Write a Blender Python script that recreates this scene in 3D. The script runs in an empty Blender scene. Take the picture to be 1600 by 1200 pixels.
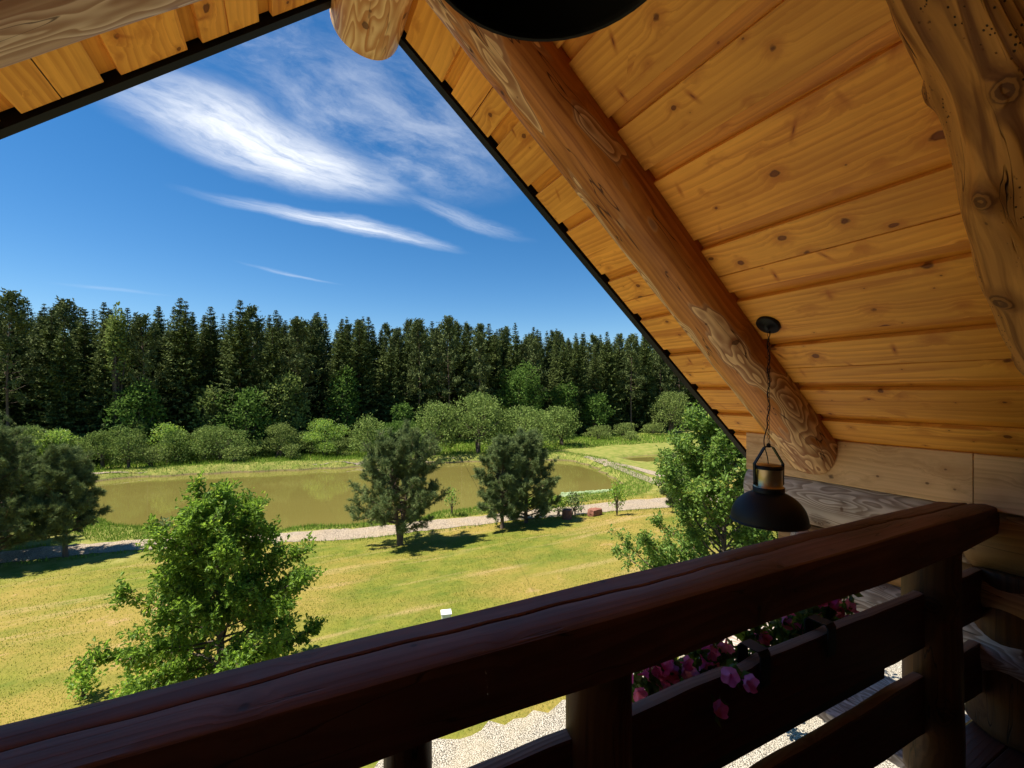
import bpy, math, random
import numpy as np
from mathutils import Vector, Matrix
R = math.radians
rng = np.random.default_rng(7)
random.seed(7)
sc = bpy.context.scene
COL = sc.collection

# ---------------------------------------------------------------- camera
F = 700.0
PSI = math.atan(.5)
CO, SI = math.cos(PSI), math.sin(PSI)
cam = bpy.data.cameras.new('camera'); camo = bpy.data.objects.new('camera', cam); COL.objects.link(camo)
cam.sensor_width = 36; cam.lens = F/1600*36; cam.shift_y = 9/1600
cam.clip_start = .02; cam.clip_end = 6000
camo.rotation_euler = (math.pi/2, 0, -PSI)
sc.camera = camo
sc.view_settings.view_transform = 'Standard'; sc.view_settings.look = 'None'
sc.view_settings.exposure = 1.1; sc.view_settings.gamma = 1
sc.render.resolution_x, sc.render.resolution_y = 1024, 768
sc.cycles.max_bounces = 10; sc.cycles.diffuse_bounces = 7; sc.cycles.transparent_max_bounces = 12
sc.cycles.use_denoising = True

def ray(u, v):
    a = (u-800)/F
    return np.array([SI+a*CO, CO-a*SI, (609-v)/F])

# ---------------------------------------------------------------- sun and sky
SUN_EL = R(62); 
SUN = Vector((-CO*.985+SI*-.17, SI*.985-CO*.17, 0)).normalized()*math.cos(SUN_EL) + Vector((0, 0, math.sin(SUN_EL)))
sl = bpy.data.lights.new('sun', 'SUN'); sl.energy = 4.7; sl.angle = R(.53); sl.color = (1, .95, .86)
so = bpy.data.objects.new('sun', sl); COL.objects.link(so); so.location = (-30, 10, 60)
so.rotation_euler = SUN.to_track_quat('Z', 'Y').to_euler()

W = bpy.data.worlds.new('World'); sc.world = W; W.use_nodes = True

class NT:
    def __init__(s, tree): s.t = tree; s.n = tree.nodes; s.l = tree.links
    def node(s, typ, **kw):
        n = s.n.new(typ)
        for k, v in kw.items():
            if k == 'inp':
                for kk, vv in v.items(): s.put(n.inputs[kk], vv)
            else: setattr(n, k, v)
        return n
    def put(s, sock, v):
        if isinstance(v, bpy.types.NodeSocket): s.l.new(v, sock)
        elif v is not None:
            if hasattr(sock.default_value, '__len__') and not hasattr(v, '__len__'): v = (v,)*len(sock.default_value)
            if hasattr(v, '__len__') and len(v) == 3 and len(sock.default_value) == 4: v = (*v, 1)
            sock.default_value = v
    def m(s, op, a, b=None, c=None, clamp=False):
        n = s.n.new('ShaderNodeMath'); n.operation = op; n.use_clamp = clamp
        s.put(n.inputs[0], a); s.put(n.inputs[1], b); s.put(n.inputs[2], c)
        return n.outputs[0]
    def vm(s, op, a, b=None, sc=None):
        n = s.n.new('ShaderNodeVectorMath'); n.operation = op
        s.put(n.inputs[0], a)
        if b is not None: s.put(n.inputs[1], b)
        if sc is not None: s.put(n.inputs[3], sc)
        return n.outputs[1] if op in ('LENGTH', 'DOT_PRODUCT', 'DISTANCE') else n.outputs[0]
    def mix(s, f, a, b, blend='MIX'):
        n = s.n.new('ShaderNodeMix'); n.data_type = 'RGBA'; n.blend_type = blend
        s.put(n.inputs[0], f); s.put(n.inputs[6], a); s.put(n.inputs[7], b)
        return n.outputs[2]
    def ss(s, x, a, b, lo=0., hi=1.):
        n = s.n.new('ShaderNodeMapRange'); n.interpolation_type = 'SMOOTHSTEP'
        s.put(n.inputs[0], x); s.put(n.inputs[1], a); s.put(n.inputs[2], b); s.put(n.inputs[3], lo); s.put(n.inputs[4], hi)
        return n.outputs[0]
    def noise(s, vec, scale=1, detail=3, rough=.5, dist=0, col=False):
        n = s.n.new('ShaderNodeTexNoise'); s.put(n.inputs['Vector'], vec)
        n.inputs['Scale'].default_value = scale; n.inputs['Detail'].default_value = detail
        n.inputs['Roughness'].default_value = rough; n.inputs['Distortion'].default_value = dist
        return n.outputs[1] if col else n.outputs[0]
    def xyz(s, v):
        n = s.n.new('ShaderNodeSeparateXYZ'); s.put(n.inputs[0], v); return n.outputs
    def cmb(s, x, y, z):
        n = s.n.new('ShaderNodeCombineXYZ'); s.put(n.inputs[0], x); s.put(n.inputs[1], y); s.put(n.inputs[2], z); return n.outputs[0]

def build_world():
    N = NT(W.node_tree); N.n.clear()
    out = N.node('ShaderNodeOutputWorld'); bg = N.node('ShaderNodeBackground')
    sky = N.node('ShaderNodeTexSky'); sky.sky_type = 'NISHITA'; sky.sun_disc = False
    sky.sun_elevation = SUN_EL; sky.sun_rotation = math.atan2(SUN.x, SUN.y)
    sky.altitude = 900; sky.air_density = 1.0; sky.dust_density = .25; sky.ozone_density = 2.2
    hs = N.node('ShaderNodeHueSaturation'); hs.inputs['Saturation'].default_value = 1.36; hs.inputs['Value'].default_value = 1.0
    N.put(hs.inputs['Color'], sky.outputs[0])
    geo = N.node('ShaderNodeTexCoord').outputs['Generated']
    X, Y, Z = N.xyz(geo)
    zz = N.m('MAXIMUM', Z, .04)
    P = N.cmb(N.m('DIVIDE', X, zz), N.m('DIVIDE', Y, zz), 0.)
    wob = N.vm('SCALE', N.vm('SUBTRACT', N.noise(P, .9, 1.5, .5, col=True), (.5, .5, .5)), sc=.5)
    wob2 = N.vm('SCALE', N.vm('SUBTRACT', N.noise(P, 6, 5, .6, col=True), (.5, .5, .5)), sc=.10)
    PW = N.vm('ADD', N.vm('ADD', P, wob), wob2)
    PW = N.vm('MULTIPLY', PW, (1, 1, 0))
    def g(u, v): d = ray(u, v); return np.array([d[0]/d[2], d[1]/d[2]])
    total = None
    # streaks of cirrus: (from, to, half width, strength, streak scale)
    for (a, b, w, k, sgn) in [((140, 115), (600, 305), .29, 1.25, 0), ((340, 300), (690, 390), .15, .95, 0),
                         ((330, 60), (760, 300), .62, .46, 1), ((610, 300), (815, 378), .11, .35, 0), ((300, 60), (560, 90), .30, .22, 1),
                         ((400, 412), (520, 440), .07, .30, 0), ((90, 445), (260, 462), .12, .16, 0)]:
        A, B = g(*a), g(*b); mid = (A+B)/2; L = np.linalg.norm(B-A)/2; ang = math.atan2(*(B-A)[::-1])
        mp = N.node('ShaderNodeMapping', vector_type='TEXTURE'); N.put(mp.inputs[0], PW)
        mp.inputs['Location'].default_value = (*mid, 0); mp.inputs['Rotation'].default_value = (0, 0, ang)
        mp.inputs['Scale'].default_value = (L*1.12, w, 1)
        q = mp.outputs[0]; d = N.vm('LENGTH', q)
        qx, qy, _ = N.xyz(q)
        st = N.noise(N.cmb(N.m('MULTIPLY', qx, 1.3), N.m('MULTIPLY', qy, 1.7), float(k*7)), 1.6, 9, .66, .15)
        body = N.ss(d, 1.25, .05)
        c = N.m('MULTIPLY', N.m('MULTIPLY', body, k), N.ss(st, .05 if not sgn else .28, .78 if not sgn else .80))
        total = c if total is None else N.m('MAXIMUM', total, c)
    total = N.m('MINIMUM', total, .96)
    col = N.mix(total, hs.outputs[0], (7.9, 8.2, 8.7))
    # a procedural sky gain: keeps the Nishita sky in its usual range
    N.put(bg.inputs['Color'], col); bg.inputs['Strength'].default_value = .064
    N.l.new(bg.outputs[0], out.inputs[0])
build_world()

# ---------------------------------------------------------------- mesh helpers
def mesh_obj(name, V, Fc, mat, parent=None, smooth=False, wc=None, bid=None, tint=None):
    me = bpy.data.meshes.new(name)
    V = np.asarray(V, dtype=np.float32)
    if isinstance(Fc, np.ndarray):
        k = Fc.shape[1]; n = len(Fc)
        me.vertices.add(len(V)); me.vertices.foreach_set('co', V.ravel())
        me.loops.add(n*k); me.loops.foreach_set('vertex_index', Fc.astype(np.int32).ravel())
        me.polygons.add(n); me.polygons.foreach_set('loop_start', np.arange(0, n*k, k, dtype=np.int32))
        me.update(calc_edges=True); me.validate()
    else:
        me.from_pydata([tuple(map(float, v)) for v in V], [], Fc)
    if wc is not None:
        a = me.attributes.new('wc', 'FLOAT_VECTOR', 'POINT'); a.data.foreach_set('vector', np.asarray(wc, np.float32).ravel())
    if bid is not None:
        a = me.attributes.new('bid', 'FLOAT_VECTOR', 'POINT'); a.data.foreach_set('vector', np.asarray(bid, np.float32).ravel())
    if tint is not None:
        a = me.attributes.new('tint', 'FLOAT', 'POINT'); a.data.foreach_set('value', np.asarray(tint, np.float32).ravel())
    if smooth: me.polygons.foreach_set('use_smooth', [True]*len(me.polygons))
    for mm in (mat if isinstance(mat, (list, tuple)) else [mat]): me.materials.append(mm)
    me.update()
    o = bpy.data.objects.new(name, me); COL.objects.link(o)
    if parent: o.parent = parent
    return o

def tag(o, label=None, cat=None, group=None, kind=None):
    if label: o['label'] = label
    if cat: o['category'] = cat
    if group: o['group'] = group
    if kind: o['kind'] = kind
    return o

def empty(name, loc=(0, 0, 0), rz=0, parent=None):
    o = bpy.data.objects.new(name, None); COL.objects.link(o); o.location = loc; o.rotation_euler.z = rz
    o.empty_display_size = .2
    if parent: o.parent = parent
    return o

def copy_tree(o, parent=None):
    c = o.copy(); COL.objects.link(c)
    if parent: c.parent = parent
    for ch in [x for x in o.children]:
        copy_tree(ch, c)
    return c

def sharpen(o, deg=28):
    import bmesh
    bm = bmesh.new(); bm.from_mesh(o.data)
    for e in bm.edges:
        e.smooth = not (len(e.link_faces) == 2 and e.calc_face_angle(0) > R(deg))
    bm.to_mesh(o.data); bm.free(); return o

class MB:
    """collects geometry with wood coordinates"""
    def __init__(s): s.V = []; s.F = []; s.wc = []; s.bid = []; s.k = 0
    def add(s, V, Fc, wc=None, b=None):
        n = len(s.V); s.V += [tuple(v) for v in V]; s.F += [tuple(i+n for i in f) for f in Fc]
        s.k += 1
        b = b if b is not None else (random.random(), random.random(), random.random())
        s.wc += [tuple(w) for w in (wc if wc is not None else V)]; s.bid += [b]*len(V)
    def box(s, o, ax, ay, az, wc_off=None, bev=.004):
        """o corner; ax along, ay across, az thickness vectors; chamfered long edges"""
        o, ax, ay, az = map(lambda q: np.array(q, float), (o, ax, ay, az))
        L, Wd, T = np.linalg.norm(ax), np.linalg.norm(ay), np.linalg.norm(az)
        off = wc_off if wc_off is not None else random.random()*50
        b = min(bev, Wd*.3, T*.3)
        prof = [(b, 0), (Wd-b, 0), (Wd, b), (Wd, T-b), (Wd-b, T), (b, T), (0, T-b), (0, b)]
        V = []; wc = []
        for t in (0, 1):
            for (y, z) in prof:
                V.append(o+ax*t+ay*(y/Wd)+az*(z/T)); wc.append((L*t+off*.7, y+off*1.3, z+off))
        n = 8; Fc = [(i, (i+1) % n, n+(i+1) % n, n+i) for i in range(n)]
        Fc += [tuple(range(n))[::-1], tuple(range(n, 2*n))]
        s.add(V, Fc, wc)
    def build(s, name, mat, parent=None, smooth=False):
        return mesh_obj(name, s.V, s.F, mat, parent, smooth, s.wc, s.bid)

def fix_normals(o):
    import bmesh
    bm = bmesh.new(); bm.from_mesh(o.data); bmesh.ops.recalc_face_normals(bm, faces=bm.faces); bm.to_mesh(o.data); bm.free()
    return o

def wob1(t, seed, amp=1, f=1):
    return amp*(math.sin(t*2.1*f+seed*3.7)*.5+math.sin(t*4.7*f+seed*1.3)*.3+math.sin(t*9.9*f+seed*5.1)*.15+math.sin(t*21*f+seed*2.1)*.08)

def log(name, p0, p1, r, mat, parent=None, seed=1, up=(0, 0, 1), ry=None, ex=2.0, rough=.012, bend=.008, taper=0., knots=(), nseg=None, cut=0, offf=None, radf=None, endbev=.012, M=40, clampx=None):
    """a peeled log from p0 to p1: r half-width (side), ry half-height (up), superellipse exponent ex. knots: (t metres, angle, size)"""
    p0, p1 = np.array(p0, float), np.array(p1, float); d = p1-p0; L = np.linalg.norm(d); d /= L
    up = np.array(up, float); up -= d*np.dot(up, d); up /= np.linalg.norm(up); sd = np.cross(d, up)
    ry = ry or r; n = nseg or max(4, int(L/.03))
    V = []; wc = []; Fc = []; kdv = []
    ts = [0, 0, endbev]+[endbev+(L-2*endbev)*i/n for i in range(1, n)]+[L-endbev, L, L]
    for i, t in enumerate(ts):
        sca = 0. if i in (0, len(ts)-1) else (1-endbev/r if i in (1, len(ts)-2) else 1.)
        cx, cy = wob1(t, seed, bend), wob1(t, seed+9, bend)
        if offf: ox, oy = offf(t); cx += ox; cy += oy
        for j in range(M):
            th = 2*math.pi*j/M; c, s_ = math.cos(th), math.sin(th)
            rad = (abs(c)**ex+abs(s_)**ex)**(-1/ex)
            k = 1+rough*(math.sin(3*th+t*2.3+seed)+.7*math.sin(5*th-t*3.1+seed*2)+.8*math.sin(2*th+t*5+seed*3))+taper*(t/L-.5)
            if radf: k *= radf(t, th)
            kmin = 9.
            for (kt, ka, ks) in knots:
                da = (th-ka+math.pi) % (2*math.pi)-math.pi
                q = ((t-kt)**2+(da*r)**2)/(ks*ks)
                kmin = min(kmin, math.sqrt(q))
                if q < 9: k += (.17*math.exp(-q*1.2)-.10*math.exp(-q*9))*ks/.05
            x, y = r*rad*c*k*sca, ry*rad*s_*k*sca
            P = p0+d*t+sd*(x+cx)+up*(y+cy)
            kdv.append(kmin)
            V.append(P); wc.append((t+seed*7.3, x+seed*2.9, y+seed*4.1))
    nr = len(ts)
    for i in range(nr-1):
        for j in range(M):
            a = i*M+j; b = i*M+(j+1) % M
            Fc.append((a, b, b+M, a+M))
    rb = (random.random(), random.random(), random.random())
    o = mesh_obj(name, V, Fc, mat, parent, True, wc, [rb]*len(V))
    if clampx is not None:
        import bmesh
        bm = bmesh.new(); bm.from_mesh(o.data)
        r_ = bmesh.ops.bisect_plane(bm, geom=bm.verts[:]+bm.edges[:]+bm.faces[:], plane_co=(clampx, 0, 0), plane_no=(1, 0, 0), clear_outer=True)
        bmesh.ops.contextual_create(bm, geom=[e for e in r_['geom_cut'] if isinstance(e, bmesh.types.BMEdge)])
        bm.to_mesh(o.data); bm.free()
    if knots:
        a = o.data.attributes.new('kd', 'FLOAT', 'POINT'); a.data.foreach_set('value', kdv)
    return sharpen(fix_normals(o), 50)

def tube(mb, pts, r, m=6, cap=True):
    pts = [np.array(p, float) for p in pts]; rs = r if hasattr(r, '__len__') else [r]*len(pts)
    V = []; n = len(pts)
    ref = None
    for i, p in enumerate(pts):
        d = pts[min(i+1, n-1)]-pts[max(i-1, 0)]; d /= np.linalg.norm(d)+1e-9
        if ref is None:
            ref = np.array([0, 0, 1.]) if abs(d[2]) < .8 else np.array([1., 0, 0])
        s_ = np.cross(d, ref); s_ /= np.linalg.norm(s_)+1e-9; ref = np.cross(s_, d)
        for j in range(m):
            a = 2*math.pi*j/m; V.append(p+rs[i]*(math.cos(a)*s_+math.sin(a)*ref))
    Fc = [(i*m+j, i*m+(j+1) % m, (i+1)*m+(j+1) % m, (i+1)*m+j) for i in range(n-1) for j in range(m)]
    if cap: Fc += [tuple(range(m))[::-1], tuple(range((n-1)*m, n*m))]
    mb.add(V, Fc)

def lathe(mb, prof, c=(0, 0, 0), m=48):
    V = []; n = len(prof)
    for (r, z) in prof:
        for j in range(m):
            a = 2*math.pi*j/m; V.append((c[0]+r*math.cos(a), c[1]+r*math.sin(a), c[2]+z))
    Fc = [(i*m+j, i*m+(j+1) % m, (i+1)*m+(j+1) % m, (i+1)*m+j) for i in range(n-1) for j in range(m)]
    mb.add(V, Fc)

# ---------------------------------------------------------------- materials
def new_mat(name):
    m = bpy.data.materials.new(name); m.use_nodes = True; N = NT(m.node_tree); N.n.clear()
    return m, N
def finish(N, col, rough=.5, bump=None, bstr=.3, bdist=.01, spec=.5, metal=0., coat=0.):
    out = N.node('ShaderNodeOutputMaterial'); p = N.node('ShaderNodeBsdfPrincipled')
    N.put(p.inputs['Base Color'], col); N.put(p.inputs['Roughness'], rough); N.put(p.inputs['Specular IOR Level'], spec); N.put(p.inputs['Metallic'], metal)
    N.put(p.inputs['Coat Weight'], coat)
    if bump is not None:
        b = N.node('ShaderNodeBump'); b.inputs['Strength'].default_value = bstr; b.inputs['Distance'].default_value = bdist
        N.put(b.inputs['Height'], bump); N.l.new(b.outputs[0], p.inputs['Normal'])
    N.l.new(p.outputs[0], out.inputs[0]); return p

def plain(name, col, rough=.5, metal=0., spec=.5, var=.12):
    m, N = new_mat(name)
    g = N.node('ShaderNodeTexCoord').outputs['Object']
    n = N.noise(g, 9, 4)
    c = N.mix(n, tuple(x*(1-var) for x in col), tuple(min(1, x*(1+var)) for x in col))
    finish(N, c, rough, n, .05, .002, spec, metal)
    return m

def wood(name, light, dark, knotcol=(.10, .035, .012), ring=.011, ringk=.45, kd=(.42, .17), kr=(.006, .016), knotp=.45, patch=0., patchcol=None,
         holes=0., rough=.55, spec=.35, tintk=.18, blot=.25, cracks=0., bstr=.25, crackscale=1., grain2=.35, contour=.5, pl=42, streak=0., smudge=0.):
    m, N = new_mat(name)
    wc = N.node('ShaderNodeAttribute', attribute_name='wc').outputs['Vector']
    bidv = N.node('ShaderNodeAttribute', attribute_name='bid').outputs['Vector']
    b1, b2, b3 = N.xyz(bidv)
    x, y, z = N.xyz(wc)
    # knots
    dist = None; km = None; halo = None; disp = 0.
    vs = (1/kd[0], 1/kd[1], 1/kd[1])
    q = N.vm('MULTIPLY', wc, vs)
    vo = N.node('ShaderNodeTexVoronoi'); vo.voronoi_dimensions = '3D'; vo.feature = 'F1'; N.put(vo.inputs['Vector'], q); vo.inputs['Scale'].default_value = 1
    vo.inputs['Randomness'].default_value = 1
    dl = N.vm('DIVIDE', N.vm('SUBTRACT', q, vo.outputs['Position']), vs)
    dx, dy, dz = N.xyz(dl)
    rr, rg, rb = N.xyz(vo.outputs['Color'])
    dq = N.cmb(N.m('MULTIPLY', dx, N.m('MULTIPLY_ADD', rg, .5, .55)), dy, N.m('MULTIPLY', dz, .35))
    d = N.m('MULTIPLY', N.vm('LENGTH', dq), N.m('MULTIPLY_ADD', N.noise(N.vm('MULTIPLY', wc, (40, 60, 60)), 1, 2), .9, .55))
    have = N.m('GREATER_THAN', rb, 1-knotp)
    rad = N.m('MULTIPLY_ADD', rr, kr[1]-kr[0], kr[0])
    rel = N.m('DIVIDE', d, rad)
    km = N.m('MULTIPLY', N.ss(rel, 1.15, .8), have)
    core = N.m('MULTIPLY', N.ss(N.m('ABSOLUTE', N.m('SUBTRACT', rel, .95)), .35, .05), have)
    halo = N.m('MULTIPLY', N.ss(rel, 4.2, .8), have)
    bul = N.m('MULTIPLY', N.ss(rel, 6.5, .3), have)
    # long grain, bending round the knots
    lown = N.noise(N.vm('MULTIPLY', wc, (.55, 3.2, 3.2)), 1, 2, .5)
    lown2 = N.noise(N.vm('MULTIPLY', wc, (2.2, 9, 9)), 1, 2, .5)
    rho = N.m('SQRT', N.m('ADD', N.m('MULTIPLY', y, y), N.m('MULTIPLY', z, z)))
    hyp = N.m('MULTIPLY', N.m('SUBTRACT', y, N.m('MULTIPLY', b1, .2)), 1.)
    yy = N.m('ADD', y, N.m('MULTIPLY', z, .6))
    v = N.m('ADD', N.m('ADD', N.m('MULTIPLY', yy, .8), N.m('MULTIPLY', lown, .16*contour*2)), N.m('MULTIPLY', lown2, .012*contour*2))
    v = N.m('ADD', v, N.m('MULTIPLY', bul, N.m('MULTIPLY', rad, 1.3)))
    v = N.m('ADD', v, N.m('MULTIPLY', halo, N.m('MULTIPLY', rad, .8)))
    fr = N.m('FRACT', N.m('DIVIDE', v, ring))
    rings = N.m('MULTIPLY', N.ss(fr, 0., .78), N.ss(fr, 1., .86))
    rn = N.noise(N.cmb(N.m('MULTIPLY', x, 1.2), N.m('MULTIPLY', v, 20), z), 1, 2)
    rings = N.m('MULTIPLY', rings, N.ss(rn, .3, .7, .25, 1.))
    fine = N.noise(N.cmb(N.m('MULTIPLY', x, 3), N.m('MULTIPLY', v, 170), N.m('MULTIPLY', z, 60)), 1, 3, .6)
    amt = N.m('MULTIPLY_ADD', rings, ringk, N.m('MULTIPLY', N.m('SUBTRACT', fine, .5), grain2))
    bl = N.noise(N.vm('MULTIPLY', wc, (1.6, 6, 6)), 1, 4, .6)
    lightv = N.mix(N.ss(bl, .3, .75), light, tuple(l*(1-blot)+dk*blot*.6 for l, dk in zip(light, dark)))
    if patch > 0:
        pn = N.noise(N.vm('MULTIPLY', wc, (1.9, 7, 7)), 1, 2.2, .5)
        pm = N.ss(pn, patch, patch+.03)
        lines = N.m('FRACT', N.m('MULTIPLY', pn, pl))
        lm = N.m('MULTIPLY', N.ss(lines, .0, .8), N.ss(lines, 1., .88))
        pc = N.mix(N.m('MULTIPLY', lm, .75), patchcol or light, dark)
        lightv = N.mix(pm, lightv, pc)
        amt = N.m('MULTIPLY', amt, N.m('MULTIPLY_ADD', pm, -.6, 1.))
    amt = N.m('MAXIMUM', amt, 0.)
    col = N.mix(N.m('MINIMUM', amt, 1.), lightv, dark)
    col = N.mix(N.m('MULTIPLY', halo, .5), col, dark)
    col = N.mix(N.m('MULTIPLY', km, .82), col, knotcol)
    col = N.mix(N.m('MULTIPLY', core, .45), col, tuple(k*.45 for k in knotcol))
    h = N.m('MULTIPLY_ADD', rings, -.5, N.m('MULTIPLY', fine, .4))
    h = N.m('ADD', h, N.m('MULTIPLY', km, -.6))
    # second, finer set of pin knots
    vs2 = (5.2, 15., 15.); q2 = N.vm('ADD', N.vm('MULTIPLY', wc, vs2), (3.3, 1.7, 8.1))
    v2 = N.node('ShaderNodeTexVoronoi'); N.put(v2.inputs['Vector'], q2); v2.inputs['Scale'].default_value = 1
    d2 = N.vm('LENGTH', N.vm('MULTIPLY', N.vm('DIVIDE', N.vm('SUBTRACT', q2, v2.outputs['Position']), vs2), (.8, 1., .5)))
    have2 = N.m('GREATER_THAN', N.xyz(v2.outputs['Color'])[1], 1-knotp*.75)
    k2 = N.m('MULTIPLY', N.ss(d2, kr[0]*1.0, kr[0]*.5), have2); k2h = N.m('MULTIPLY', N.ss(d2, kr[0]*4, kr[0]*.5), have2)
    col = N.mix(N.m('MULTIPLY', k2h, .28), col, dark); col = N.mix(N.m('MULTIPLY', k2, .8), col, knotcol)
    if streak > 0:
        s1 = N.noise(N.vm('MULTIPLY', wc, (1.1, 26, 26)), 1, 3, .6)
        col = N.mix(N.m('MULTIPLY', N.ss(s1, .56, .72), streak), col, dark)
    if smudge > 0:
        q3 = N.vm('ADD', N.vm('MULTIPLY', wc, (3.0, 6., 6.)), (1.3, 5.7, 2.1))
        v3 = N.node('ShaderNodeTexVoronoi'); N.put(v3.inputs['Vector'], q3); v3.inputs['Scale'].default_value = 1
        e3 = N.vm('DIVIDE', N.vm('SUBTRACT', q3, v3.outputs['Position']), (3.0, 6., 6.)); ex_, ey_, ez_ = N.xyz(e3)
        skew = N.m('ADD', ex_, N.m('MULTIPLY', ey_, N.m('MULTIPLY_ADD', N.xyz(v3.outputs['Color'])[0], 1.6, -.8)))
        d3 = N.vm('LENGTH', N.cmb(N.m('MULTIPLY', skew, 3.4), ey_, N.m('MULTIPLY', ez_, .4)))
        h3 = N.m('GREATER_THAN', N.xyz(v3.outputs['Color'])[2], .5)
        col = N.mix(N.m('MULTIPLY', N.m('MULTIPLY', N.ss(d3, .052, .0), h3), smudge), col, dark)
        col = N.mix(N.m('MULTIPLY', N.m('MULTIPLY', N.ss(d3, .016, .006), h3), .7), col, knotcol)
    ka = N.m('MULTIPLY', N.node('ShaderNodeAttribute', attribute_name='kd').outputs['Fac'], N.m('MULTIPLY_ADD', N.noise(N.vm('MULTIPLY', wc, (22, 22, 22)), 1, 3), 1.0, .5))
    on = N.m('GREATER_THAN', ka, .0001)
    kr_ = N.m('SINE', N.m('MULTIPLY', ka, 15.))
    kc = N.mix(N.ss(kr_, -.2, .8), tuple(k*.55 for k in dark), tuple(k*.75 for k in light))
    col = N.mix(N.m('MULTIPLY', N.m('MULTIPLY', N.ss(ka, .85, .62), on), .85), col, kc)
    col = N.mix(N.m('MULTIPLY', N.m('MULTIPLY', N.ss(ka, 2.1, .9), on), .45), col, dark)
    if holes > 0:
        hv = N.node('ShaderNodeTexVoronoi'); hv.voronoi_dimensions = '3D'; N.put(hv.inputs['Vector'], N.vm('MULTIPLY', wc, (85, 115, 115))); hv.inputs['Scale'].default_value = 1
        hz = N.ss(N.noise(N.vm('MULTIPLY', wc, (1.8, 9, 9)), 1, 2), .43, .5)
        hm = N.m('MULTIPLY', N.m('MULTIPLY', N.ss(hv.outputs['Distance'], .26, .18), N.m('GREATER_THAN', N.xyz(hv.outputs['Color'])[0], .4)), hz)
        col = N.mix(N.m('MULTIPLY', hm, holes), col, (.02, .01, .005)); h = N.m('ADD', h, N.m('MULTIPLY', hm, -2.))
    if cracks > 0:
        cn = N.noise(N.vm('MULTIPLY', wc, (.7*crackscale, 9*crackscale, 9*crackscale)), 1, 3, .55)
        cm = N.m('MULTIPLY', N.ss(N.m('ABSOLUTE', N.m('SUBTRACT', cn, .52)), .006, .001), N.ss(bl, .42, .5))
        col = N.mix(N.m('MULTIPLY', cm, cracks), col, tuple(k*.25 for k in dark)); h = N.m('ADD', h, N.m('MULTIPLY', cm, -3.))
    # tint per board
    tv = N.m('MULTIPLY_ADD', b2, tintk*2, 1-tintk)
    col = N.mix(1., col, N.cmb(tv, N.m('MULTIPLY', tv, N.m('MULTIPLY_ADD', b3, tintk*.5, 1-tintk*.25)), N.m('MULTIPLY', tv, N.m('MULTIPLY_ADD', b3, tintk, 1-tintk*.5))), 'MULTIPLY')
    finish(N, col, N.m('MULTIPLY_ADD', fine, .2, rough-.1), h, bstr, .004, spec)
    return m

M_board = wood('pine_boards', (.96, .455, .070), (.46, .12, .013), knotcol=(.13, .03, .006), tintk=.13, rough=.45, spec=.22, kd=(.21, .12), kr=(.004, .0125), knotp=.8, ring=.024, ringk=.45, blot=.35, streak=.6, smudge=.95, grain2=.6)
M_recess = wood('pine_boards_golden', (.88, .39, .05), (.42, .11, .012), knotcol=(.15, .035, .006), tintk=.10, rough=.4, spec=.25, kd=(.34, .15), kr=(.005, .011), knotp=.6, ring=.02, ringk=.4, blot=.4, streak=.5, grain2=.7)
M_beam = wood('oiled_beam_log', (.66, .265, .055), (.24, .062, .012), patch=.51, patchcol=(.86, .57, .28), ring=.018, ringk=.6, kd=(.4, .18), kr=(.008, .015), knotp=.5, rough=.5, spec=.25, cracks=.9, pl=20, streak=.8, blot=.5, grain2=.7)
M_pale = wood('pale_brown_log', (.56, .36, .20), (.28, .12, .05), patch=.45, patchcol=(.70, .52, .34), ring=.03, ringk=.5, kd=(.4, .2), knotp=.5, rough=.6, cracks=.8, pl=14, streak=.6)
M_ridge = wood('pale_peeled_log', (.86, .52, .17), (.46, .15, .025), patch=.36, patchcol=(.84, .58, .26), ring=.03, ringk=.6, kd=(.3, .2), kr=(.008, .014), rough=.5, cracks=.5, pl=15, streak=.5)
M_crook = wood('crooked_log_wood', (.62, .27, .062), (.14, .042, .010), ring=.015, ringk=.95, grain2=1.2, spec=.2, kd=(.7, .3), kr=(.006, .012), knotp=.15, contour=.9, holes=.95, rough=.6, cracks=1., bstr=.7, crackscale=1.5, streak=.75)
M_knot = wood('dark_knot_wood', (.30, .19, .11), (.07, .04, .02), ring=.012, ringk=.8, kd=(.5, .3), knotp=.1, rough=.7)
M_grey = wood('weathered_log', (.56, .46, .38), (.19, .12, .08), patch=.38, patchcol=(.60, .50, .42), pl=20, streak=.5, ring=.025, ringk=.7, kd=(.35, .16), kr=(.01, .02), knotp=.55, rough=.75, cracks=1., bstr=.5, tintk=.08)
M_gable = wood('pale_bare_boards', (.74, .46, .22), (.42, .21, .07), streak=.6, grain2=.7, ring=.018, ringk=.45, kd=(.28, .14), kr=(.008, .018), knotp=.6, rough=.6, tintk=.06)
M_lowlog = wood('brown_wall_log', (.40, .225, .09), (.16, .075, .03), patch=.56, patchcol=(.5, .3, .13), pl=18, ring=.018, ringk=.6, kd=(.5, .2), kr=(.01, .02), knotp=.4, rough=.55, cracks=.8)
M_post = wood('post_log', (.105, .045, .015), (.03, .011, .004), grain2=.8, spec=.2, streak=.8, ring=.02, ringk=.6, kd=(.3, .14), kr=(.008, .018), knotp=.5, rough=.55, cracks=.8)
M_rail = wood('dark_stained_rail', (.175, .080, .054), (.055, .022, .015), knotcol=(.03, .013, .01), ring=.022, ringk=.55, kd=(.7, .12), kr=(.008, .014), knotp=.5, rough=.6, spec=.4, tintk=.02, cracks=.6, bstr=.22, blot=.75, grain2=.7, streak=.5)
M_plank = wood('dark_stained_plank', (.090, .030, .020), (.040, .013, .009), knotcol=(.02, .008, .006), ring=.02, ringk=.6, kd=(.5, .14), kr=(.006, .013), knotp=.4, rough=.5, tintk=.1)
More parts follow.
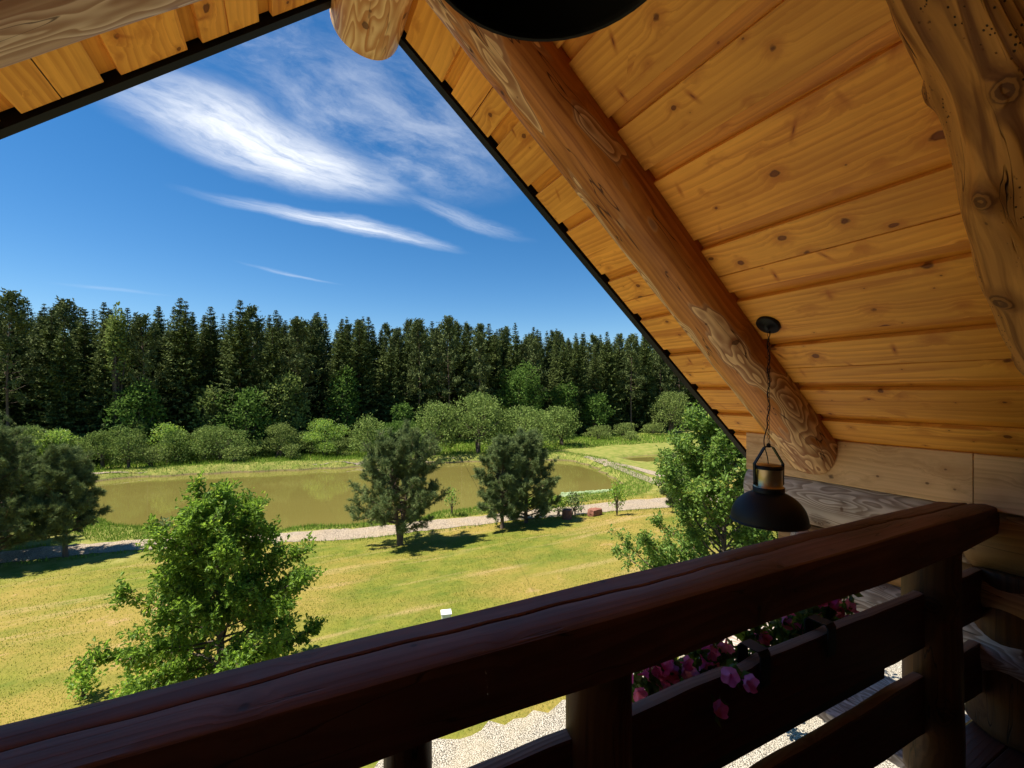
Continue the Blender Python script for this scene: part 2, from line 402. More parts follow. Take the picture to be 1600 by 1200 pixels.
M_edge = wood('plank_wane_edge', (.34, .24, .17), (.14, .08, .05), ring=.014, ringk=.6, kd=(.4, .14), knotp=.3, rough=.7)
M_floor = wood('dark_floor_boards', (.10, .034, .022), (.05, .016, .01), ring=.02, ringk=.5, rough=.5, tintk=.15)
M_dark = wood('dark_blocker_wood', (.16, .08, .035), (.07, .03, .012), ring=.03, ringk=.5, rough=.6, tintk=.1)
M_fascia = plain('black_metal_trim', (.010, .010, .011), .6, 0., .15)
M_roof = plain('dark_roofing', (.03, .03, .032), .6)
M_black = plain('black_satin_metal', (.005, .0055, .007), .55, 0., .3)
M_inner = plain('black_lamp_inside', (.004, .004, .004), .8)
M_brass = plain('aged_brass', (.44, .35, .20), .36, 1.)

# ---------------------------------------------------------------- the chalet (balcony, gable roof, logs)
SR, SLF = .857, .809                       # slopes of the two roof sides
def zr(x): return 2.01-SR*x                # underside of the proud boards, right
def zl(x): return 1.545+SLF*x              # left
AX, AZ = .279, 1.771                       # apex
aR, aL = math.atan(SR), math.atan(SLF)
house = empty('log_chalet', (0, 0, -5.7))
tag(house, 'log chalet with a pine-lined gable roof over its balcony, the camera standing on the balcony', 'house')
HP = house
def hpart(o):
    o.location.z += 5.7; return o

Y0, Y1 = -1.6, 2.045
S = [.0, .262, .549, .86, 1.16, 1.41, 1.782, 2.096, 2.406, 2.725, 2.977, 3.188, 3.50, 3.83]
def slope_boards(side):
    c, s_ = (math.cos(aR), math.sin(aR)) if side > 0 else (math.cos(aL), math.sin(aL))
    ax = np.array([0, 1., 0])
    al = np.array([side*c, 0, -s_]); nn = np.array([side*s_, 0, c])    # along slope (down), outward normal (up)
    A = np.array([AX, 0, AZ])
    ss = S if side > 0 else [.0, .17, .49, .79, 1.10, 1.43, 1.72, 2.05, 2.35, 2.68, 2.98]
    pr, rc = MB(), MB()
    for k in range(len(ss)-1):
        a, b = ss[k], ss[k+1]-.060
        if k == 0: a = -.0+.01
        # a proud board is sometimes two boards edge to edge with a fine joint
        st = Y1-random.uniform(0, .006)
        if b-a > .2 and k % 2 == 0 and k:
            mjoin = a+(b-a)*random.uniform(.5, .62)
            spans = [(a, mjoin-.0018), (mjoin+.0018, b)]
        else: spans = [(a, b)]
        for (p, q) in spans:
            pr.box(A+al*p+ax*Y0, ax*(st-Y0), al*(q-p), nn*.022, bev=.0015)
        # recessed board
        p, q = b-.03, ss[k+1]+.03
        rc.box(A+al*p+ax*Y0+nn*.0245, ax*(Y1-.002-Y0), al*(q-p), nn*.022, bev=.002)
    return pr, rc
for side, nm in ((1, 'right'), (-1, 'left')):
    pr, rc = slope_boards(side)
    o = hpart(fix_normals(pr.build('ceiling_boards', M_board, HP))); o['label'] = f'wide knotty pine ceiling boards of the {nm} roof slope'
    o = hpart(fix_normals(rc.build('recessed_boards', M_recess, HP))); o['label'] = f'narrow golden boards set back between the wide ones, {nm} slope'
    # roof cover and black verge trim
    c, s_ = (math.cos(aR), math.sin(aR)) if side > 0 else (math.cos(aL), math.sin(aL))
    al = np.array([side*c, 0, -s_]); nn = np.array([side*s_, 0, c]); A = np.array([AX, 0, AZ])
    end = 4.1 if side > 0 else 3.1
    mb = MB(); mb.box(A+nn*.048+np.array([0, Y0-.2, 0])+al*-.0, (0, Y1+.010-Y0+.2, 0), al*end, nn*.12, bev=.002)
    o = hpart(fix_normals(mb.build('roof_covering', M_roof, HP)))
    mb = MB(); mb.box(A+np.array([0, Y1+.012, 0])-nn*(.006 if side > 0 else .012), (0, .045, 0), al*end, nn*.215, bev=.004)
    mb.box(A+np.array([0, Y1+.0575, 0])+nn*.06, (0, .012, 0), al*end, nn*.17, bev=.003)
    o = hpart(fix_normals(mb.build('verge_trim', M_fascia, HP))); o['label'] = f'black metal trim along the gable edge of the {nm} slope'

# ridge log, its cut end hanging out over the gable edge
hpart(log('ridge_log', (.32, Y0, 1.672), (.32, 2.155, 1.672), .155, M_ridge, HP, 3, rough=.012, bend=.004, endbev=.02))['label'] = 'pale peeled ridge log with its sawn end out past the gable'
# rafter logs
def rafter(side, yc, x_end, r, ry, nc, mat, name='rafter_log', **kw):
    c, s_ = (math.cos(aR), math.sin(aR)) if side > 0 else (math.cos(aL), math.sin(aL))
    al = np.array([side*c, 0, -s_]); nn = np.array([side*s_, 0, c]); A = np.array([AX, 0, AZ])
    s1 = abs(x_end-AX)/c
    return hpart(log(name, A+al*.05-nn*nc+np.array([0, yc, 0]), A+al*s1-nn*nc+np.array([0, yc, 0]), r, mat, HP, up=tuple(-nn), ry=ry, **kw))
o = rafter(1, 1.545, 2.90, .148, .138, .008, M_beam, seed=4, ex=2.5, rough=.008, bend=.006, M=64, clampx=2.692, endbev=.004)
o['label'] = 'oiled round rafter log running down to the wall log, right of the gable opening'
o = rafter(-1, 1.545, -2.0, .148, .138, .008, M_pale, seed=6, ex=2.4, endbev=.02); o['label'] = 'pale rafter log in the top left corner'
KN = [(1.46, 1.48, .036), (1.69, 1.08, .034), (2.01, .91, .032), (1.46, .12, .036), (1.14, .9, .016), (2.35, .25, .03), (1.95, 1.6, .03)]
def crook(t): return (wob1(t, 2, .020, 1.3), wob1(t, 5, .016, 1.6))
def crad(t, th): return 1+.07*math.sin(t*3.1+1)+.035*math.sin(2*th+t*6)+.022*math.sin(5*th+t*9)+.016*math.sin(9*th+4*math.sin(t*2.3))+.012*math.sin(15*th+6*math.sin(t*2.1))
cl = rafter(1, .352, 2.9, .165, .165, .12, M_crook, name='crooked_rafter_log', seed=8, offf=crook, radf=crad, knots=KN, rough=.015, nseg=300, M=120)
cl['label'] = 'crooked knotty rafter log with woodworm holes, at the right edge'

# right wall: bare boards under the roof, then the stack of logs
mb = MB()
mb.box((2.70, .859, -.52), (0, 1.09, 0), (0, 0, .24), (.03, 0, 0)); mb.box((2.70, Y0, -.52), (0, .855-Y0, 0), (0, 0, .24), (.03, 0, 0))
o = hpart(fix_normals(mb.build('eaves_board', M_gable, HP))); o['label'] = 'pale bare boards between ceiling and wall log'
mb = MB(); mb.box((-2.33, Y0, -.60), (0, 3.5, 0), (0, 0, .24), (.03, 0, 0))
hpart(fix_normals(mb.build('eaves_board', M_gable, HP)))
hpart(log('wall_log', (2.875, Y0, -.645), (2.875, .90, -.645), .172, M_lowlog, HP, 18, rough=.012, bend=.003, endbev=.003))
hpart(log('wall_log', (2.875, .903, -.645), (2.875, 1.98, -.645), .172, M_grey, HP, 11, knots=[(.62, 3.9, .035), (.30, 3.75, .035), (.36, 3.6, .03)], M=64, rough=.012, bend=.003))['label'] = 'weathered grey wall log under the eaves with sawn knots'
hpart(log('wall_log', (2.90, Y0, -.925), (2.90, 1.80, -.925), .118, M_lowlog, HP, 12))
hpart(log('wall_log', (2.93, Y0, -1.18), (2.93, 1.46, -1.18), .155, M_grey, HP, 13, knots=[(2.85, 2.2, .03)]))
hpart(log('branch_stub', (2.70, 1.56, -.83), (2.62, 1.58, -.86), .045, M_grey, HP, 14, nseg=8))['label'] = 'sawn branch stub on the grey wall log'
hpart(log('wall_log', (-2.5, Y0, -.75), (-2.5, 1.98, -.75), .172, M_grey, HP, 15))
hpart(log('column_log', (2.955, .775, -1.545), (2.955, .775, -.80), .175, M_post, HP, 16, up=(0, 1, 0), rough=.025, knots=[(.5, 3.6, .04)]))['label'] = 'thick round log column at the right end of the railing'
hpart(log('column_log', (-2.5, .80, -1.545), (-2.5, .80, -.91), .15, M_post, HP, 17, up=(0, 1, 0)))
# back wall of the balcony, added side blockers and the storey below
for k in range(13):
    z = -1.42+k*.26
    x1 = min(3.0, (2.01-z)/SR-.1); x0 = max(-2.5, (z-1.545)/SLF+.1)
    if x1-x0 < .5: continue
    o = hpart(log('back_wall_log', (x0, Y0, z), (x1, Y0, z), .142, M_lowlog, HP, 20+k, nseg=30))
for sx in (-2.62, 3.12):  # unseen logs added to close the side openings and keep bounced light out
    for k in range(4):
        hpart(log('side_blocker_log', (sx, Y0, -1.40+k*.235), (sx, .35, -1.40+k*.235), .125, M_dark, HP, 40+k+sx, nseg=20))
mb = MB()
y = Y0
while y < .92:
    w = min(.14, .925-y); mb.box((-2.6, y, -1.59), (5.9, 0, 0), (0, w-.004, 0), (0, 0, .04)); y += .14
hpart(fix_normals(mb.build('balcony_floor', M_floor, HP)))
mb = MB()
mb.box((-2.6, .70, -1.80), (5.7, 0, 0), (0, .12, 0), (0, 0, .20)); mb.box((-2.6, -.4, -1.80), (5.7, 0, 0), (0, .12, 0), (0, 0, .20))
hpart(fix_normals(mb.build('floor_joist', M_floor, HP)))
mb = MB()
x = 2.40
for w, e in ((.20, 2.5), (.22, 2.5), (.2, 2.46)):
    mb.box((x, .955, -1.66), (0, e-.955, 0), (w-.006, 0, 0), (0, 0, .05)); x += w
o = hpart(fix_normals(mb.build('eave_planks', M_grey, HP))); o['label'] = 'grey planks jutting out below the balcony'
for k in range(15):
    z = -5.62+k*.27
    hpart(log('ground_floor_log', (-2.5, .3, z), (3.0, .3, z), .145, M_lowlog, HP, 60+k, nseg=24))

# ---------------------------------------------------------------- balcony railing
rl = empty('balcony_railing', (0, .867, -1.55))
tag(rl, 'dark brown balcony railing of thick hewn log rail, round posts and wavy-edged planks', 'railing')
def rpart(o):
    o.location = (0, -.867, 1.55); return o
def top_rail():
    V = []; wc = []; Fc = []; xs = np.linspace(-2.5, 2.72, 220)
    yn, yf, zt = .778, .953, -.5
    n = 0
    for x in xs:
        yc = .871+.010*math.sin(x*1.3)+.007*math.sin(x*4.1+1)+.003*math.sin(x*13)+.0015*math.sin(x*37)
        cd = .016*(.6+.4*math.sin(x*2.2+.5)); cwd = .0024+.0014*math.sin(x*3.3)
        dn = .004*math.sin(x*1.9+2)+.002*math.sin(x*7); df = .005*math.sin(x*1.4)+.002*math.sin(x*9+1)+(-.012 if x < -1 else 0)*0
        dz = .003*math.sin(x*2.7)
        zb = -.643+.004*math.sin(x*2.3)+(.025*max(0, (x-2.38)/.34)**1.0)+.004*math.sin(x*6)
        y0, y1 = yn+dn, yf+df
        P = [(y0+.012, zb), (y0, zb+.008), (y0-.001, zt-.05), (y0+.001, zt-.010), (y0+.0035, zt-.003), (y0+.010, zt), (yc-.045, zt+.003+dz), (yc-.008, zt+.003), (yc-cwd, zt+.0015), (yc, zt-max(.001, cd)),
             (yc+cwd, zt+.001), (yc+.008, zt+.0035), (yc+.04, zt+.003-dz), (y1-.012, zt), (y1-.004, zt-.004), (y1, zt-.014), (y1-.004, zt-.07), (y1-.004, zb+.02), (y1-.02, zb)]
        n = len(P)
        xe = x
        if x > 2.4: pass
        for (yy, zz) in P:
            X = xe
            if x > 2.3: X = 2.3+(x-2.3)*(1-.30*max(0, (yy-.80))/.15)
            V.append((X, yy, zz)); wc.append((X+13, yy*1.+3, zz+5))
    m = len(xs)
    for i in range(m-1):
        for j in range(n):
            a, b = i*n+j, i*n+(j+1) % n
            Fc.append((a, b, b+n, a+n))
    Fc.append(tuple(range(n))); Fc.append(tuple(range((m-1)*n, m*n)))
    o = sharpen(mesh_obj('top_rail', V, Fc, M_rail, rl, True, wc, [(.5, .5, .5)]*len(V)), 22); fix_normals(o)
    return rpart(o)
top_rail()['label'] = 'thick hewn handrail with a long drying crack'
def rpost(x, r, seed, **kw):
    return rpart(log('post', (x, .872, -1.57), (x, .872, -.630), r, M_post, rl, seed, up=(0, 1, 0), rough=.02, bend=.006, **kw))
rpost(.665, .079, 31, knots=[(.5, 3.3, .03)])
rpost(2.355, .093, 33, knots=[(.62, 3.6, .03), (.3, 5.6, .05), (.72, 5.9, .04), (.35, 3.4, .028)])
rpost(.205, .046, 35); rpost(-.95, .08, 36); rpost(-2.3, .09, 37)
def plank(x0, x1, z0, z1, seed):
    V = []; wc = []; Fc = []; n = max(8, int((x1-x0)/.02)); T = .042; yb = .858
    sec = 8
    for i in range(n+1):
        x = x0+(x1-x0)*i/n
        zt = z1+wob1(x, seed, .007, 1.8)-.012*math.exp(-((x-1.2)/.05)**2); zb = z0+wob1(x, seed+4, .009, 1.9)
        for (yy, zz) in [(yb, zb+.004), (yb, zt-.006), (yb+.003, zt), (yb+T*.5, zt+.003), (yb+T-.003, zt-.002), (yb+T, zt-.012), (yb+T, zb+.01), (yb+.01, zb)]:
            V.append((x, yy, zz)); wc.append((x+seed*3.1, yy+seed, zz+seed*1.7))
    mi = []
    for i in range(n):
        for j in range(sec):
            a, b = i*sec+j, i*sec+(j+1) % sec
            Fc.append((a, b, b+sec, a+sec)); mi.append(1 if j in (2, 3, 6) else 0)
    Fc.append(tuple(range(sec))); Fc.append(tuple(range(n*sec, n*sec+sec))); mi += [0, 0]
    o = sharpen(fix_normals(mesh_obj('plank', V, Fc, [M_plank, M_edge], rl, True, wc, [(random.random(), .5, .5)]*len(V))), 25)
    o.data.polygons.foreach_set('material_index', mi)
    return rpart(o)
for (x0, x1, sd) in ((-2.22, -1.03, 1), (-.87, .165, 2), (.245, .595, 3), (.735, 2.275, 4), (2.435, 2.80, 5)):
    plank(x0, x1, -1.030, -.808, sd+.3); plank(x0, x1, -1.365, -1.143, sd+7.7)

# ---------------------------------------------------------------- lamps
def make_lamp(loc, top, label):
    """loc: centre of the rim; top: z where the ceiling rose sits"""
    root = empty('pendant_lamp', loc); tag(root, label, 'lamp', 'black dome pendant lamps')
    mb = MB(); r = .160
    prof = [(r*math.cos(a)**.9 if a < 1.57 else 0, .140*math.sin(a)) for a in np.linspace(0, 1.22, 18)]
    outer = [(r+.001, -.004), (r+.0035, .0)]+prof
    inner = [(max(.02, q-.003), z-.003) for (q, z) in prof[::-1]]
    lathe(mb, outer+[(.05, .149)]); sh = mb.build('shade', M_black, root, True)
    mb = MB(); lathe(mb, [(r+.001, -.004), (r-.003, -.003)]+inner[::-1]+[(.001, .142)]); i_ = mb.build('shade_lining', M_inner, sh, True)
    mb = MB(); lathe(mb, [(.063, .138), (.0645, .142), (.0645, .158), (.0605, .161), (.058, .164), (.058, .236), (.0605, .238), (.0605, .246), (.057, .25), (.050, .258), (.012, .262), (.0, .263)]); mb.build('brass_socket', M_brass, root, True)
    mb = MB(); lathe(mb, [(.066, .133), (.066, .156), (.0605, .16)]); mb.build('socket_ring', M_black, root, True); mb = MB(); lathe(mb, [(.0625, .240), (.0625, .248), (.054, .256)]); mb.build('socket_ring', M_black, root, True)
    mb = MB()
    for s_ in (-1, 1):
        pts = [(s_*.064, .165), (s_*.066, .262), (s_*.020, .338), (s_*.006, .345)]
        V = []; Fc = []
        for (x, z) in pts:
            for (a, b) in ((-.0025, -.009), (.0025, -.009), (.0025, .009), (-.0025, .009)): V.append((x+a*(1 if True else 1), b, z))
        for i in range(3):
            for j in range(4):
                a, b = i*4+j, i*4+(j+1) % 4; Fc.append((a, b, b+4, a+4))
        Fc += [(3, 2, 1, 0), (12, 13, 14, 15)]
        mb.add(V, Fc)
        lathe(mb, [(.0, .0), (.006, .0), (.006, .006), (0, .006)], (s_*.0665, 0, .170), 8)
    lathe(mb, [(0, .338), (.009, .338), (.009, .352), (.004, .358), (0, .358)], m=12)
    y = mb.build('yoke', M_black, root); y.rotation_euler.z = -PSI
    # chain
    zt = top-loc[2]; mb = MB(); z = .366; k = 0
    while z < zt-.03:
        pts = []
        for a in np.linspace(0, 2*math.pi, 11):
            x = .0050*math.cos(a); zz = .0125*math.sin(a)+ (0)
            pts.append((x, 0, z+zz) if k % 2 == 0 else (0, x, z+zz))
        tube(mb, pts, .0012, 5, False); z += .0215; k += 1
    mb.build('chain', M_black, root, True)
    mb = MB(); pts = []
    for t in np.linspace(0, 1, 40):
        zz = .26+(zt-.03-.26)*t; b = .022*math.exp(-((t-.17)/.10)**2)
        pts.append((-b+.006*math.sin(t*34)*(t > .3), .006*math.cos(t*34)*(t > .3), zz))
    tube(mb, pts, .0022, 6); c = mb.build('cable', M_black, root, True); c.rotation_euler.z = -PSI
    mb = MB(); lathe(mb, [(0, -.012), (.012, -.012), (.014, 0), (.046, .002), (.052, .008), (.052, .034), (0, .034)], (0, 0, 0)); cn = mb.build('ceiling_rose', M_black, root, True)
    return root, cn, zt
root, cn, zt = make_lamp((1.992, 1.325, -.605), zr(1.992), 'small-looking far black dome lamp with brass neck hanging beside the handrail')
cn.location = (0, 0, zt-.012); cn.location.x -= .012; cn.rotation_euler = (0, aR, 0)
root, cn, zt = make_lamp((.262, .425, .515), 1.545, 'large near black dome lamp hanging from the ridge log at the top edge')
cn.location = (0, 0, zt-.03)

# ---------------------------------------------------------------- ground
POND_PX = [(124, 752), (300, 743), (500, 734), (575, 731), (680, 725), (759, 722), (866, 718), (905, 725), (954, 746), (960, 765), (930, 772), (875, 777), (762, 789), (725, 797), (680, 808), (590, 818), (500, 825), (450, 828),
           (380, 833), (300, 838), (262, 838), (250, 824), (160, 816), (130, 790)]
WZ = -8.0
def on_plane(u, v, z): d = ray(u, v); return d*(z/d[2])
def smooth_poly(P, it=2):
    for _ in range(it):
        Q = []
        for i in range(len(P)):
            a, b = P[i], P[(i+1) % len(P)]; Q += [a*.75+b*.25, a*.25+b*.75]
        P = Q
    return np.array(P)
POND = smooth_poly([on_plane(u, v, WZ)[:2] for u, v in POND_PX])
POND2 = smooth_poly([on_plane(u, v, -7.9)[:2] for u, v in [(972, 717), (1000, 713), (1052, 710), (1068, 717), (1040, 722), (1000, 722)]])
def sdist(P, X, Y):
    X = np.asarray(X, float); Y = np.asarray(Y, float); sh = X.shape; x = X.ravel(); y = Y.ravel()
    best = np.full(x.shape, 1e9); ins = np.zeros(x.shape, bool)
    for i in range(len(P)):
        a, b = P[i], P[(i+1) % len(P)]; e = b-a
        t = np.clip(((x-a[0])*e[0]+(y-a[1])*e[1])/(e@e+1e-12), 0, 1)
        best = np.minimum(best, np.hypot(x-a[0]-t*e[0], y-a[1]-t*e[1]))
        cnd = ((a[1] > y) != (b[1] > y)) & (x < (b[0]-a[0])*(y-a[1])/(b[1]-a[1]+1e-12)+a[0]); ins ^= cnd
    return np.where(ins, -best, best).reshape(sh)
def sm(x, a, b): t = np.clip((x-a)/(b-a), 0, 1); return t*t*(3-2*t)
def base_h(X, Y):
    h = -5.7-1.9*sm(Y, 7.5, 26)
    h = h+.05*np.sin(X*.31+Y*.17)*sm(Y, 8, 13)+.03*np.sin(X*.9-Y*.7)*sm(Y, 8, 13)
    h = h+np.where(Y > 66, .15*(np.minimum(Y, 115)-66), 0)
    return h
def terr(X, Y):
    X = np.asarray(X, float); Y = np.asarray(Y, float)
    h = base_h(X, Y)
    d = sdist(POND, X, Y); dn = d+.25*np.sin(X*1.7)+.2*np.sin(Y*2.3+X)
    h = h*(1-sm(-dn, -1.3, .6))+(-8.7)*sm(-dn, -1.3, .6)
    far = np.exp(-((d-2.0)/1.6)**2)*(Y > 38)*.22
    d2 = sdist(POND2, X, Y); h = h+far
    h = h*(1-sm(-d2, -1.0, .5))+(-8.5)*sm(-d2, -1.0, .5)
    return h
def gp(u, v):
    d = ray(u, v); t = 2.
    lo, hi = 1., 400.
    ts = np.geomspace(4, 300, 500); H = terr(d[0]*ts, d[1]*ts); z = d[2]*ts
    k = np.argmax(z < H)
    if not (z < H).any(): k = len(ts)-1
    t = ts[k]; return np.array([d[0]*t, d[1]*t, H[k]])

m_ground, N = new_mat('meadow_ground')
pos = N.node('ShaderNodeNewGeometry').outputs['Position']
px_, py_, pz_ = N.xyz(pos)
n1 = N.noise(pos, .22, 4, .6); n2 = N.noise(pos, 1.3, 5, .65); n3 = N.noise(pos, 14, 4, .7); n4 = N.noise(N.vm('MULTIPLY', pos, (.12, .9, .5)), 1, 4, .6)
g1 = N.mix(N.ss(n2, .35, .65), (.110, .140, .018), (.190, .185, .028))
g1 = N.mix(N.ss(n1, .37, .60), g1, (.27, .20, .045))
g1 = N.mix(N.m('MULTIPLY', N.ss(n4, .54, .72), .7), g1, (.37, .26, .11))
g1 = N.mix(N.m('MULTIPLY', N.ss(N.m('MULTIPLY', n2, n1), .32, .40), .6), g1, (.42, .26, .13))
g1 = N.mix(N.m('MULTIPLY', N.ss(n3, .45, .75), .55), g1, (.10, .115, .014))
far_g = N.mix(N.ss(n2, .3, .7), (.13, .165, .026), (.26, .235, .065))
g1 = N.mix(N.ss(N.m('ADD', py_, N.m('MULTIPLY', N.m('SUBTRACT', n2, .5), 6.)), 24, 27), g1, far_g)
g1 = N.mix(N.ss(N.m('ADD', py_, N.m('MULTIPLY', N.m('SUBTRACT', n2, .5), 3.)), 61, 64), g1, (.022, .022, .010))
g1 = N.mix(N.ss(pz_, -7.82, -7.95), g1, (.16, .12, .055))
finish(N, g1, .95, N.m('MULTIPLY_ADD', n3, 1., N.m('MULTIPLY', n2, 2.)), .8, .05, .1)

xs = np.concatenate([-np.geomspace(75, 2500, 16)[::-1], np.arange(-72, 112, .62), np.geomspace(115, 2500, 14)])
ys = np.concatenate([-np.geomspace(14, 2000, 12)[::-1], np.arange(-10, 84, .55), np.arange(85, 130, 3.), np.geomspace(135, 3500, 14)])
GX, GY = np.meshgrid(xs, ys); GZ = terr(GX, GY)
V = np.stack([GX, GY, GZ], -1).reshape(-1, 3); nx, ny = len(xs), len(ys)
ii = (np.arange(ny-1)[:, None]*nx+np.arange(nx-1)[None, :]).ravel()
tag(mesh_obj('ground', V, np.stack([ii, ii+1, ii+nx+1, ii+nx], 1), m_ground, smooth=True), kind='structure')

m_water, N = new_mat('turbid_pond_water')
pos = N.node('ShaderNodeNewGeometry').outputs['Position']
wn = N.noise(N.vm('MULTIPLY', pos, (.05, .12, 1)), 1, 3)
finish(N, N.mix(N.ss(wn, .3, .7), (.140, .118, .028), (.165, .137, .035)), .04, N.noise(N.vm('MULTIPLY', pos, (2.2, 3.5, 1)), 1, 3), .12, .02, .8)
def flat_poly(name, P, z, mat):
    c = P.mean(0); V = [(c[0], c[1], z)]+[(p[0], p[1], z) for p in c+(P-c)*1.05]
    n = len(P); return mesh_obj(name, V, [(0, 1+i, 1+(i+1) % n) for i in range(n)], mat)
import bmesh
def ngon(name, P, z, mat, grow=.6):
    bm = bmesh.new(); Q = []
    for i in range(len(P)):
        t = P[(i+1) % len(P)]-P[i-1]; nrm = np.array([t[1], -t[0]]); nrm /= np.linalg.norm(nrm)+1e-9; Q.append(nrm)
    area = sum(P[i][0]*P[(i+1) % len(P)][1]-P[(i+1) % len(P)][0]*P[i][1] for i in range(len(P)))
    sg = 1 if area > 0 else -1
    vs = [bm.verts.new((p[0]+q[0]*grow*sg, p[1]+q[1]*grow*sg, z)) for p, q in zip(P, Q)]
    f = bm.faces.new(vs); bmesh.ops.triangulate(bm, faces=[f]); bmesh.ops.recalc_face_normals(bm, faces=bm.faces)
    if sum(f.normal.z for f in bm.faces) < 0: bmesh.ops.reverse_faces(bm, faces=bm.faces)
    me = bpy.data.meshes.new(name); bm.to_mesh(me); bm.free(); me.materials.append(mat)
    o = bpy.data.objects.new(name, me); COL.objects.link(o); return o
tag(ngon('pond_water', POND, WZ, m_water), kind='structure')
tag(ngon('small_pond_water', POND2, -7.92, m_water), kind='structure')

# gravel yard and roads
def gravel_mat(name, a, b, c, scale=34):
    m, N = new_mat(name)
    pos = N.node('ShaderNodeNewGeometry').outputs['Position']
    vo = N.node('ShaderNodeTexVoronoi'); N.put(vo.inputs['Vector'], pos); vo.inputs['Scale'].default_value = scale
    r = N.xyz(vo.outputs['Color'])[0]; n = N.noise(pos, 1.1, 5, .65)
    col = N.mix(r, a, b); col = N.mix(N.ss(vo.outputs['Distance'], .35, .75), col, tuple(x*.25 for x in a)); col = N.mix(N.m('MULTIPLY', N.ss(n, .42, .72), .5), col, c)
    finish(N, col, .9, N.m('MULTIPLY', vo.outputs['Distance'], -1.), .9, .02, .2); return m
M_gravel = gravel_mat('gravel', (.36, .31, .23), (.70, .62, .49), (.46, .38, .25), 50)
M_road = gravel_mat('dirt_road', (.42, .33, .23), (.50, .40, .29), (.35, .26, .15), 26)
def ribbon(name, px, mat, lift=.02, wj=.18, m=7, world=None):
    """px: list of ((u,v) near edge, (u,v) far edge)"""
    A = [gp(*a)[:2] for a, b in px] if world is None else [np.array(a) for a, b in world]
    B = [gp(*b)[:2] for a, b in px] if world is None else [np.array(b) for a, b in world]
    a = []; b = []
    for i in range(len(A)-1):
        n = max(2, int(np.linalg.norm(A[i+1]-A[i])/.3))
        for k in range(n):
            t = k/n; t_ = t; a.append(A[i]*(1-t)+A[i+1]*t); b.append(B[i]*(1-t)+B[i+1]*t)
    a, b = np.array(a), np.array(b)
    ker = np.ones(13)/13
    def smo(q): p = np.pad(q, ((6, 6), (0, 0)), 'edge'); return np.stack([np.convolve(p[:, j], ker, 'valid') for j in (0, 1)], 1)
    a, b = smo(a), smo(b); n = len(a); s = np.arange(n)
    ja = wj*(np.sin(s*.23)*.5+np.sin(s*.71+1)*.3)+rng.normal(0, wj*.35, n); jb = wj*(np.sin(s*.19+2)*.5+np.sin(s*.83)*.3)+rng.normal(0, wj*.35, n)
    d = (b-a)/np.linalg.norm(b-a, axis=1)[:, None]; a = a-d*ja[:, None]; b = b+d*jb[:, None]
    T = np.linspace(0, 1, m)[None, :, None]; P = a[:, None]*(1-T)+b[:, None]*T
    Z = terr(P[..., 0], P[..., 1])+lift
    V = np.concatenate([P, Z[..., None]], -1).reshape(-1, 3)
    ii = (np.arange(n-1)[:, None]*m+np.arange(m-1)[None, :]).ravel()
    o = mesh_obj(name, V, np.stack([ii, ii+1, ii+m+1, ii+m], 1), mat, smooth=True)
    return tag(fix_normals(o), kind='structure')
PATH = [((-200, 905), (-200, 880)), ((-60, 890), (-60, 868)), ((30, 878), (40, 861)), ((130, 868), (140, 848)), ((200, 862), (210, 845)), ((320, 856), (320, 838)), ((450, 849), (450, 833)), ((560, 842), (560, 827)), ((640, 834), (640, 819)), ((720, 824), (715, 811)), ((780, 817), (775, 804)),
        ((860, 809), (855, 796)), ((930, 803), (925, 789)), ((1010, 796), (1000, 780)), ((1100, 786), (1100, 772)), ((1250, 780), (1250, 766))]
ribbon('dirt_road', PATH, M_road)
ribbon('dyke_path', [((60, 749), (60, 746)), ((200, 742), (200, 740)), ((330, 737), (330, 735.5)), ((500, 729), (500, 727.5)), ((600, 725), (600, 723.5)), ((700, 719), (700, 717.5)), ((800, 714), (800, 712))], M_road, .03, .12, 4)
ribbon('field_track', [((908, 714), (914, 712)), ((935, 724), (943, 722)), ((965, 735), (973, 732)), ((1000, 749), (1010, 745)), ((1040, 764), (1050, 758))], M_road, .03, .08, 3)
ribbon('field_track', [((930, 719), (936, 717)), ((980, 731), (988, 728)), ((1030, 746), (1040, 742)), ((1080, 760), (1090, 755))], M_road, .03, .08, 3)
# yard: a sheet in front of the house with a ragged edge
GXs = np.linspace(-14, 24, 190); m = 12; V = []
for x in GXs:
    ye = 7.0+.12*math.sin(x*1.3)+.10*math.sin(x*4.1)+random.gauss(0, .06)
    for k in range(m):
        y = .2+(ye-.2)*k/(m-1); V.append((x, y, float(-5.7)+.012))
V = np.array(V); V[:, 2] = -5.7+.012
n = len(GXs); ii = (np.arange(n-1)[:, None]*m+np.arange(m-1)[None, :]).ravel()
tag(fix_normals(mesh_obj('gravel_yard', V, np.stack([ii, ii+1, ii+m+1, ii+m], 1), M_gravel)), kind='structure')
for o in (bpy.data.objects['ground'],): pass

# ---------------------------------------------------------------- foliage materials
def leaf_mat(name, c1, c2, tr=.35, yellow=None):
    m, N = new_mat(name)
    t = N.node('ShaderNodeAttribute', attribute_name='tint').outputs['Fac']
    col = N.mix(t, c1, c2)
    if yellow: col = N.mix(N.ss(t, .86, 1.), col, yellow)
    out = N.node('ShaderNodeOutputMaterial')
    p = N.node('ShaderNodeBsdfPrincipled'); N.put(p.inputs['Base Color'], col); p.inputs['Roughness'].default_value = .5 if tr > .3 else .8; p.inputs['Specular IOR Level'].default_value = .3 if tr > .3 else .08
    tb = N.node('ShaderNodeBsdfTranslucent'); N.put(tb.inputs[0], N.mix(.5, col, (.24, .34, .02), 'ADD') if tr > .3 else col)
    mx = N.node('ShaderNodeMixShader'); mx.inputs[0].default_value = tr; N.l.new(p.outputs[0], mx.inputs[1]); N.l.new(tb.outputs[0], mx.inputs[2]); N.l.new(mx.outputs[0], out.inputs[0])
    return m
